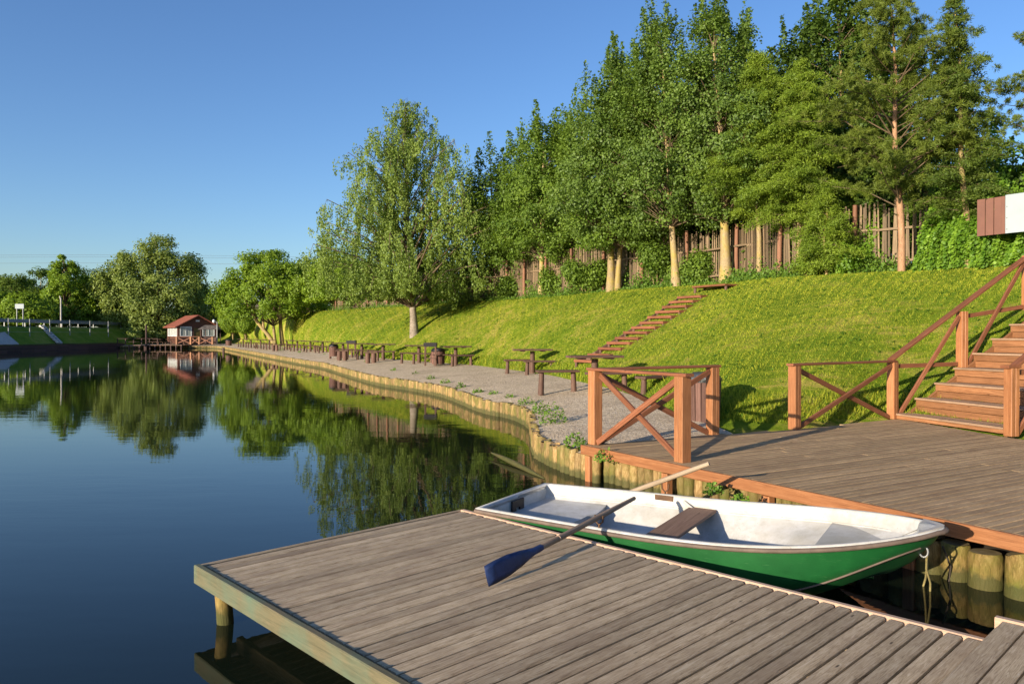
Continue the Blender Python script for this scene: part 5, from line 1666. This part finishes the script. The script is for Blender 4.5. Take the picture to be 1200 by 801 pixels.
FARL = [(-30, 135, 318, 7.5, 'far', 'far tree at the left picture edge beyond the road'), (14, 128, 322, 6.2, 'far', 'broad far tree above the two-legged road sign'),
        (48, 140, 316, 6.5, 'dark', 'dark far tree left of the slender pointed one'), (76, 122, 297, 4.2, 'bush', 'slender pointed lighter tree beyond the guardrail'),
        (104, 140, 317, 6.4, 'dark', 'dark far tree right of the slender pointed one'), (128, 138, 318, 5.6, 'far', 'far tree touching the left side of the huge willow'),
        (28, 112, 346, 4.0, 'bush', 'low light green tree just behind the guardrail on the left'), (122, 126, 352, 3.2, 'far', 'low tree behind the guardrail beside the huge willow'), (-10, 112, 342, 4.0, 'bush', 'light green tree behind the guardrail at the left edge')]
for (px, D, top, R_, lf, lab) in FARL:
    base = ((px - 600) / FPX * D, D, 3.0)
    broadleaf('round_tree' if px != 76 else 'birch_tree', lab, 'tree', base, hpx(base, top), R_, .5, egg if px != 76 else tall, LF[lf], M['bark'], r=.25, K=170, nl=140, rc=1.25 if px != 76 else .9, leaf=.30, inner=.5, limb=.07)

# ------------------------------------------------------------------ cabin, its terrace and lamp
def cabin():
    c = PD(208.5, 402, 113.0); c.z = .62
    th = R(38); fx = Vector((math.cos(th), math.sin(th), 0)); fy = Vector((-math.sin(th), math.cos(th), 0))
    t = thing('cabin', 'dark red wooden cabin with a red gable roof and white curtained windows', 'cabin', c)
    W_, Dp, Hh, Rg = 5.6, 6.0, 2.65, 1.5
    def q(x, y, z): return c + fx * x + fy * y + Vector((0, 0, z))
    m = MB(); up = Vector((0, 0, 1))
    def wallq(a, b, z0, z1): m.add([q(*a, z0), q(*b, z0), q(*b, z1), q(*a, z1)], [(0, 1, 2, 3)], rnd=.3)
    wallq((0, 0), (W_, 0), 0, Hh); wallq((W_, 0), (W_, Dp), 0, Hh); wallq((W_, Dp), (0, Dp), 0, Hh); wallq((0, Dp), (0, 0), 0, Hh)
    m.add([q(0, 0, Hh), q(W_, 0, Hh), q(W_ / 2, 0, Hh + Rg)], [(0, 1, 2)], rnd=.3); m.add([q(0, Dp, Hh), q(W_, Dp, Hh), q(W_ / 2, Dp, Hh + Rg)], [(2, 1, 0)], rnd=.3)
    m.build('wall', M['cabin'], t)
    m = MB(); ov = .5; k = Rg / (W_ / 2)
    for s in (0, 1):
        x0 = -ov if s == 0 else W_ + ov; z0 = Hh - ov * k
        a = [q(x0, -ov, z0), q(W_ / 2, -ov, Hh + Rg + .02), q(W_ / 2, Dp + ov, Hh + Rg + .02), q(x0, Dp + ov, z0)]
        m.add(a + [p + up * .12 for p in a], [(0, 1, 2, 3), (7, 6, 5, 4), (0, 4, 5, 1), (2, 6, 7, 3), (0, 3, 7, 4), (1, 5, 6, 2)], rnd=.5)
    m.build('roof', M['roof'], t)
    def win(a, b, z0, z1, mats, n, name='window'):
        d = (Vector(b) - Vector(a)); 
        m = MB(); A_, B_ = q(*a, 0), q(*b, 0); d = (B_ - A_).normalized(); nn = Vector((d.y, -d.x, 0))
        Lw = (B_ - A_).length
        for s in (0, 1): m.board(A_ + d * Lw * s + nn * .02 + up * z0, A_ + d * Lw * s + nn * .02 + up * z1, .10, .08, up=nn)
        for zz in (z0, z1): m.board(A_ + nn * .022 + up * zz, B_ + nn * .022 + up * zz, .06, .10)
        for i in range(1, n): m.board(A_ + d * Lw * i / n + nn * .02 + up * z0, A_ + d * Lw * i / n + nn * .02 + up * z1, .08, .05, up=nn)
        f = m.build(name, mats[0], t)
        m = MB(); m.add([A_ + nn * .012 + up * z0, B_ + nn * .012 + up * z0, B_ + nn * .012 + up * z1, A_ + nn * .012 + up * z1], [(0, 1, 2, 3)], rnd=.2); m.build('pane', mats[1], f)
    win((.35, 0), (1.9, 0), 1.15, 2.5, (M['white'], M['pane']), 2)
    win((3.55, 0), (5.2, 0), 1.15, 2.5, (M['white'], M['pane']), 2)
    win((2.2, 0), (3.2, 0), .1, 2.4, (M['cabin'], M['door']), 1, 'door')
    for k_ in range(3): win((0, 5.4 - k_ * 1.75), (0, 3.95 - k_ * 1.75), 1.15, 2.5, (M['white'], M['pane']), 2)
    m = MB(); p = q(W_ / 2, -.03, Hh + .75); m.board(p - fx * .28, p + fx * .28, .06, .22); m.build('name_plate', M['white'], t)
    # terrace in front with railing
    t2 = thing('terrace', 'small plank terrace over the water beside the red-roofed cabin', 'terrace', PD(180, 404, 110))
    m = MB()
    a = P(150, 406.5, .42); 
    y0 = 108.4; xa, xb = (150 - 600) / FPX * y0, (213 - 600) / FPX * y0
    for i in range(24): 
        xx = xa + (xb - xa) * i / 24
        m.board((xx + .16, y0, .47), (xx + .16, y0 + 6.5, .47), .30, .05)
    m.build('decking', M['tread'], t2)
    for i in range(11):
        xx = xa + .1 + (xb - xa - .2) * i / 10
        m = MB(); m.tube([(xx, y0 + .1, -.6), (xx, y0 + .1, .44)], .11, 8); m.build('leg', M['quay'], t2)
    m = MB(); xs = xa + 2.6; m.tube([(xs, y0 - .05, -.6), (xs, y0 - .05, 3.3)], .13, 8); m.build('mast', M['quay'], t2)
    rl = thing('terrace_railing', 'dark red railing with crossed braces in front of the cabin', 'railing', (c.x + 2, c.y - 3, .6))
    pxs = [207, 223.5, 233.5, 249]
    pp = [Vector(((x - 600) / FPX * 110.5, 110.5, .56)) for x in pxs]
    for p in pp:
        m = MB(); m.board(p, p + up * 1.1, .24, .24, up=(1, 0, 0)); m.build('post', M['stain'], rl)
    for a_, b_ in zip(pp[:-1], pp[1:]):
        brace(rl, a_ + up * .1, b_ + up * 1.0, .12, .06, (0, 1, 0)); brace(rl, a_ + up * 1.0 + Vector((0, .05, 0)), b_ + up * .1 + Vector((0, .05, 0)), .12, .06, (0, 1, 0))
    m = MB(); m.board(pp[0] + up * 1.12, pp[2] + up * 1.12, .16, .07); m.build('handrail', M['rail'], rl)
    lx = xa + .6
    r2 = thing('terrace_railing', 'low dark railing on the plank terrace at the left of the cabin', 'railing', (xa, y0, .5))
    for i in range(6):
        m = MB(); p = Vector((xa - 2.6 + i * 1.15, y0 + 2.2, .45)); m.board(p, p + up * .95, .12, .12, up=(1, 0, 0)); m.build('post', M['quay'], r2)
    m = MB(); m.board((xa - 2.6, y0 + 2.2, 1.4), (xa + 3.2, y0 + 2.2, 1.4), .10, .06); m.board((xa - 2.6, y0 + 2.2, .95), (xa + 3.2, y0 + 2.2, .95), .08, .05); m.build('handrail', M['quay'], r2)
    for i in range(3):
        o = copy_tree(TP); o.location = (xa + 3.0 + i * 1.75, y0 + 2.6 + .3 * i, .49); o.rotation_euler = (0, 0, .2 * i)
        o['label'] = 'one of the dark tables crowded on the terrace beside the cabin'; o['group'] = 'tables on the cabin terrace'
        for s in (-1, 1):
            o2 = copy_tree(BP); o2.location = (xa + 3.0 + i * 1.75, y0 + 2.6 + .3 * i + s * .7, .49); o2.rotation_euler = (0, 0, .2 * i)
            o2['label'] = 'one of the dark benches crowded on the terrace beside the cabin'; o2['group'] = 'benches on the cabin terrace'
    # canopy stall at the right of the cabin
    s0 = Vector(((247 - 600) / FPX * 112, 112, .6))
    st = thing('canopy_stall', 'small dark canopy stall leaning at the right side of the cabin', 'stall', s0)
    for dx in (-1.1, 1.1):
        for dy in (-.8, .8):
            m = MB(); m.board(s0 + Vector((dx, dy, 0)), s0 + Vector((dx, dy, 2.2)), .09, .09, up=(1, 0, 0)); m.build('post', M['quay'], st)
    m = MB(); m.add([s0 + Vector(v) for v in ((-1.5, -1.1, 2.1), (1.4, -1.1, 2.1), (1.4, 1.1, 2.1), (-1.5, 1.1, 2.1), (-.9, 0, 2.75), (.9, 0, 2.75))], [(0, 1, 5, 4), (1, 2, 5), (2, 3, 4, 5), (3, 0, 4), (3, 2, 1, 0)], rnd=.3)
    m.build('canopy', M['darkstone'], st)
    m = MB(); m.box((s0.x - 1, s0.y - .6, .6), (s0.x + 1, s0.y - .5, 1.6)); m.build('counter', M['quay'], st)
    # lamp post
    l0 = Vector(((254.5 - 600) / FPX * 111, 111, .58))
    lp = thing('lamp_post', 'grey lamp post with two round lamps right of the cabin', 'lamp post', l0)
    m = MB(); m.tube([l0, l0 + up * 3.3], [.09, .06], 8); m.tube([l0 + Vector((-.48, 0, 3.05)), l0 + Vector((-.3, 0, 3.2)), l0 + up * 3.1, l0 + Vector((.3, 0, 3.2)), l0 + Vector((.48, 0, 3.05))], .035, 6); m.build('pole', M['galv'], lp)
    for s in (-1, 1):
        m = MB(); o = l0 + Vector((s * .48, 0, 3.1))
        m.tube([o, o + up * .1, o + up * .35, o + up * .5], [.10, .20, .20, .04], 10); m.build('lamp', M['white'], lp)
    # short mooring pole in front of the log wall
    p = P(262, 413, 0); m = MB(); m.tube([(p.x, p.y, -.4), (p.x, p.y, .55)], .13, 8)
    tag(m.build('mooring_post', M['quay']), 'short dark mooring post at the log wall near the cabin', 'post')
cabin()

def stone_wall():
    a = PD(284, 372, 131); b = PD(352, 368, 106)
    m = MB(); d = Vector((b.x - a.x, b.y - a.y, 0)); n = Vector((d.y, -d.x, 0)).normalized()
    L_ = d.length; d.normalize()
    rows, cols = 9, 26
    for r_ in range(rows):
        for c_ in range(cols):
            x = L_ * (c_ + (.5 if r_ % 2 else 0)) / cols
            p = Vector((a.x, a.y, 3.0)) + d * x + Vector((0, 0, r_ * .5))
            m.board(p + n * random.uniform(0, .06), p + d * (L_ / cols * .97) + n * random.uniform(0, .06), .5, .485, c=.03)
    t = m.build('stone_wall', M['darkstone'])
    tag(t, 'dark rough stone wall behind the leaning stems of the domed willow', 'stone wall')
    m = MB(); p = PD(356, 366, 104); m.box((p.x - 1.5, p.y, 3.4), (p.x + 2.2, p.y + 3, 5.6))
    m2 = thing('shed', 'low dark brown shed beside the stone wall, left of the birch', 'shed', (p.x, p.y, 3.8))
    m.build('wall', M['quay'], m2)
    m = MB(); 
    m.add([(p.x - 1.8, p.y - .3, 5.62), (p.x + 2.5, p.y - .3, 5.62), (p.x + 2.5, p.y + 3.3, 6.0), (p.x - 1.8, p.y + 3.3, 6.0), (p.x - 1.8, p.y - .3, 5.75), (p.x + 2.5, p.y - .3, 5.75), (p.x + 2.5, p.y + 3.3, 6.13), (p.x - 1.8, p.y + 3.3, 6.13)], [(3, 2, 1, 0), (4, 5, 6, 7), (0, 1, 5, 4), (1, 2, 6, 5), (2, 3, 7, 6), (3, 0, 4, 7)], rnd=.4)
    m.build('roof', M['quay'], m2)
stone_wall()

def far_left():
    # quay wall
    m = MB()
    for k in range(64):
        y0 = -40 + k * 2.4
        for j in range(3): m.board((-57.3, y0, .05 + .26 * j), (-57.3, y0 + 2.38, .05 + .26 * j), .06, .25, c=.01)
    m.board((-57.5, -40, .80), (-57.5, 113, .80), .5, .05)
    tag(m.build('quay_wall', M['quay']), 'long dark plank quay wall at the far left waterline', 'quay wall')
    t = thing('guardrail', 'grey steel road guardrail along the top of the left embankment', 'guardrail', (-62, 100, 3.0))
    m = MB()
    prof_ = [(0, -.15), (.05, -.09), (0, -.03), (0, .03), (.05, .09), (0, .15)]
    ys = list(range(-30, 132, 4))
    vs = []
    for y in ys:
        for (x, z) in prof_: vs.append((-62.0 + x * 1.5, y, 3.68 + z * 1.35))
    m.add(vs, [(i * 6 + j, i * 6 + j + 1, (i + 1) * 6 + j + 1, (i + 1) * 6 + j) for i in range(len(ys) - 1) for j in range(5)], rnd=.3)
    m.build('beam', M['galv'], t)
    for y in range(70, 130, 4):
        m = MB(); m.board((-62.12, y, 2.7), (-62.12, y, 3.85), .12, .10, up=(1, 0, 0)); m.build('post', M['galv'], t)
    t = thing('mesh_fence', 'wire mesh fence on thin pale posts halfway up the left embankment', 'fence', (-60.0, 100, 2))
    ps = []
    for px in (10, 35, 58.5, 82, 105.5, 127):
        y = 59.8 / ((600 - px) / FPX); ps.append(y)
        m = MB(); m.tube([(-59.8, y, 1.4), (-59.8, y, 3.95)], .055, 8); m.build('post', M['galv'], t)
    m = MB()
    for z in (2.3, 2.9, 3.5, 3.9): m.tube([(-59.8, 84, z), (-59.8, 115, z)], .012, 4)
    m.build('wires', M['galv'], t)
    # stepped drain
    t = thing('drain_chute', 'pale concrete drain chute running down the left embankment to the quay', 'drain chute', (-59, 99, 1.5))
    m = MB()
    for (o) in (-.35, .35):
        m.board((-62, 101.2 + o, 3.12), (-57.9, 98.4 + o, .86), .18, .30)
    m.board((-62, 101.2, 3.05), (-57.9, 98.4, .80), .6, .08)
    m.build('channel', M['concrete'], t)
    m = MB()
    for i in range(8):
        f = i / 7; m.board((-61.8 + 3.7 * f, 100.6 - 2.6 * f, 3.12 - 2.1 * f), (-61.8 + 3.7 * f, 101.3 - 2.6 * f, 3.12 - 2.1 * f), .25, .08)
    m.build('steps', M['white'], t)
    m = MB(); vs = [(-62, 88.5, 3.06), (-62, 92.5, 3.06), (-57.9, 90.2, .88), (-57.9, 86.0, .88)]
    m.add(vs + [(v[0], v[1], v[2] - .2) for v in vs], [(3, 2, 1, 0), (4, 5, 6, 7), (0, 1, 5, 4), (1, 2, 6, 5), (2, 3, 7, 6), (3, 0, 4, 7)], rnd=.2)
    tag(m.build('concrete_ramp', M['concrete']), 'pale concrete ramp on the embankment at the left picture edge', 'ramp')
    # road sign
    p = PD(23.5, 380, 106); 
    t = thing('road_sign', 'small white road sign on two legs beyond the guardrail', 'sign', (p.x, p.y, 3.05))
    for s in (-.42, .42):
        m = MB(); m.tube([(p.x + s, p.y, 3.0), (p.x + s, p.y, 6.0)], .07, 8); m.build('leg', M['galv'], t)
    m = MB(); m.box((p.x - .6, p.y - .13, 5.55), (p.x + .6, p.y - .075, 6.2)); m.build('panel', M['palepanel'], t)
    p = PD(71.5, 380, 106); m = MB(); m.tube([(p.x, p.y, 3.0), (p.x, p.y, 7.0)], [.11, .09], 8)
    m.tube([(p.x, p.y, 6.8), (p.x - .15, p.y, 7.3)], [.11, .07], 8)
    tag(m.build('marker_pole', M['concrete']), 'plain pale pole beyond the guardrail under the slender pointed tree', 'pole')
    p = P(103, 406, .8); m = MB(); m.tube([(-57.6, p.y, .8), (-57.6, p.y, 1.5)], .12, 8)
    tag(m.build('mooring_post', M['concrete']), 'short pale bollard on the dark quay wall', 'bollard')
    for i, (z0, z1, D) in enumerate(((309, 304, 230), (316, 313, 230), (306.5, 302, 234))):
        m = MB(); pts = []
        for k in range(25):
            px = -500 + k * 50; f = k / 24
            q = PD(px, z0 - 8 + 30 * (f - .5) ** 2 * 2, D); pts.append(q)
        m.tube(pts, .022, 4)
        tag(m.build('power_line', M['darkmetal']), 'thin power line crossing the sky above the far left trees', 'power line', 'power lines over the far trees')
far_left()

# red house behind the fence
def red_house():
    p = PD(746, 280, 52); zt = EYE + (392 - 270) * 52 / FPX
    t = thing('brick_house', 'red brick house glimpsed over the fence between the crowns', 'house', (p.x, p.y, 3.5))
    m = MB(); m.box((p.x - 2.2, p.y, 3.2), (p.x + 5, p.y + 6, zt - .3)); m.build('wall', M['brick'], t)
    m = MB(); m.add([(p.x - 2.6, p.y - .4, zt - .35), (p.x + 5.4, p.y - .4, zt - .35), (p.x + 5.4, p.y + 6.4, zt - .35), (p.x - 2.6, p.y + 6.4, zt - .35), (p.x + .5, p.y + 3, zt + 1.2), (p.x + 2.5, p.y + 3, zt + 1.2)], [(0, 1, 5, 4), (1, 2, 5), (2, 3, 4, 5), (3, 0, 4), (3, 2, 1, 0)], rnd=.3)
    m.build('roof', M['roof'], t)
    m = MB(); m.box((p.x - .25, p.y - .05, zt - 1.1), (p.x + .35, p.y - .01, zt - .5)); m.build('window', M['white'], t)
red_house()

# ------------------------------------------------------------------ weeds on the log wall
def weed(px, py, z, label, r=.22, h=.28, n=220, leaf=.06, grp='weeds on the log wall', lf='weed'):
    c = P(px, py, z)
    t = MB()
    k = RNG.random(n); a = RNG.random(n) * 6.283; hh = RNG.random(n)
    rr = r * np.sqrt(k)
    pos = np.stack([c.x + np.cos(a) * rr, c.y + np.sin(a) * rr, c.z + hh * h * (1.1 - k * .7)], 1)
    nr = RNG.normal(size=(n, 3)) * .6 + np.array([-.3, -.3, .7])
    ln = leaf * RNG.uniform(.6, 1.4, n)
    tang = np.stack([np.cos(a), np.sin(a), .3 + hh], 1)
    o = fast_mesh('weeds', leaves(pos, nr, ln, ln * .6, tang), 4, LF[lf])
    tag(o, label, 'weed', grp, 'stuff')
weed(648, 497, .36, 'biggest leafy weed clump on the log wall corner, left of the railing', .26, .38, 300, .05)
weed(632, 484, .37, 'weed clump on the log wall just behind the corner clump', .18, .26, 160, .05)
weed(676, 524, .37, 'weed clump at the foot of the left railing post', .18, .22, 160, .05)
weed(617, 474, .37, 'weed clump trailing over the wall at its bend', .2, .18, 120, .05)
weed(836, 578, .33, 'bright leafy weed under the orange deck edge beside the oar handle', .10, .12, 110, .045)
weed(868, 589, .33, 'second bright weed under the orange deck edge', .09, .09, 80, .045)
weed(710, 540, .33, 'weed hanging below the deck corner post', .16, .18, 160, .045)
for i, (px, py) in enumerate([(598, 468), (578, 464), (560, 461), (540, 455), (522, 450), (505, 446), (488, 441), (462, 437), (430, 428), (405, 425), (380, 419), (352, 416), (330, 413), (300, 409), (285, 407)]):
    D = P(px, py, .37).y
    weed(px, py - .5, .36, 'one of the small weed tufts lining the top of the log wall', .07 + .004 * D, .07 + .004 * D, 70, .035 + .0014 * D, 'small weed tufts on the wall')

lawn_weeds()
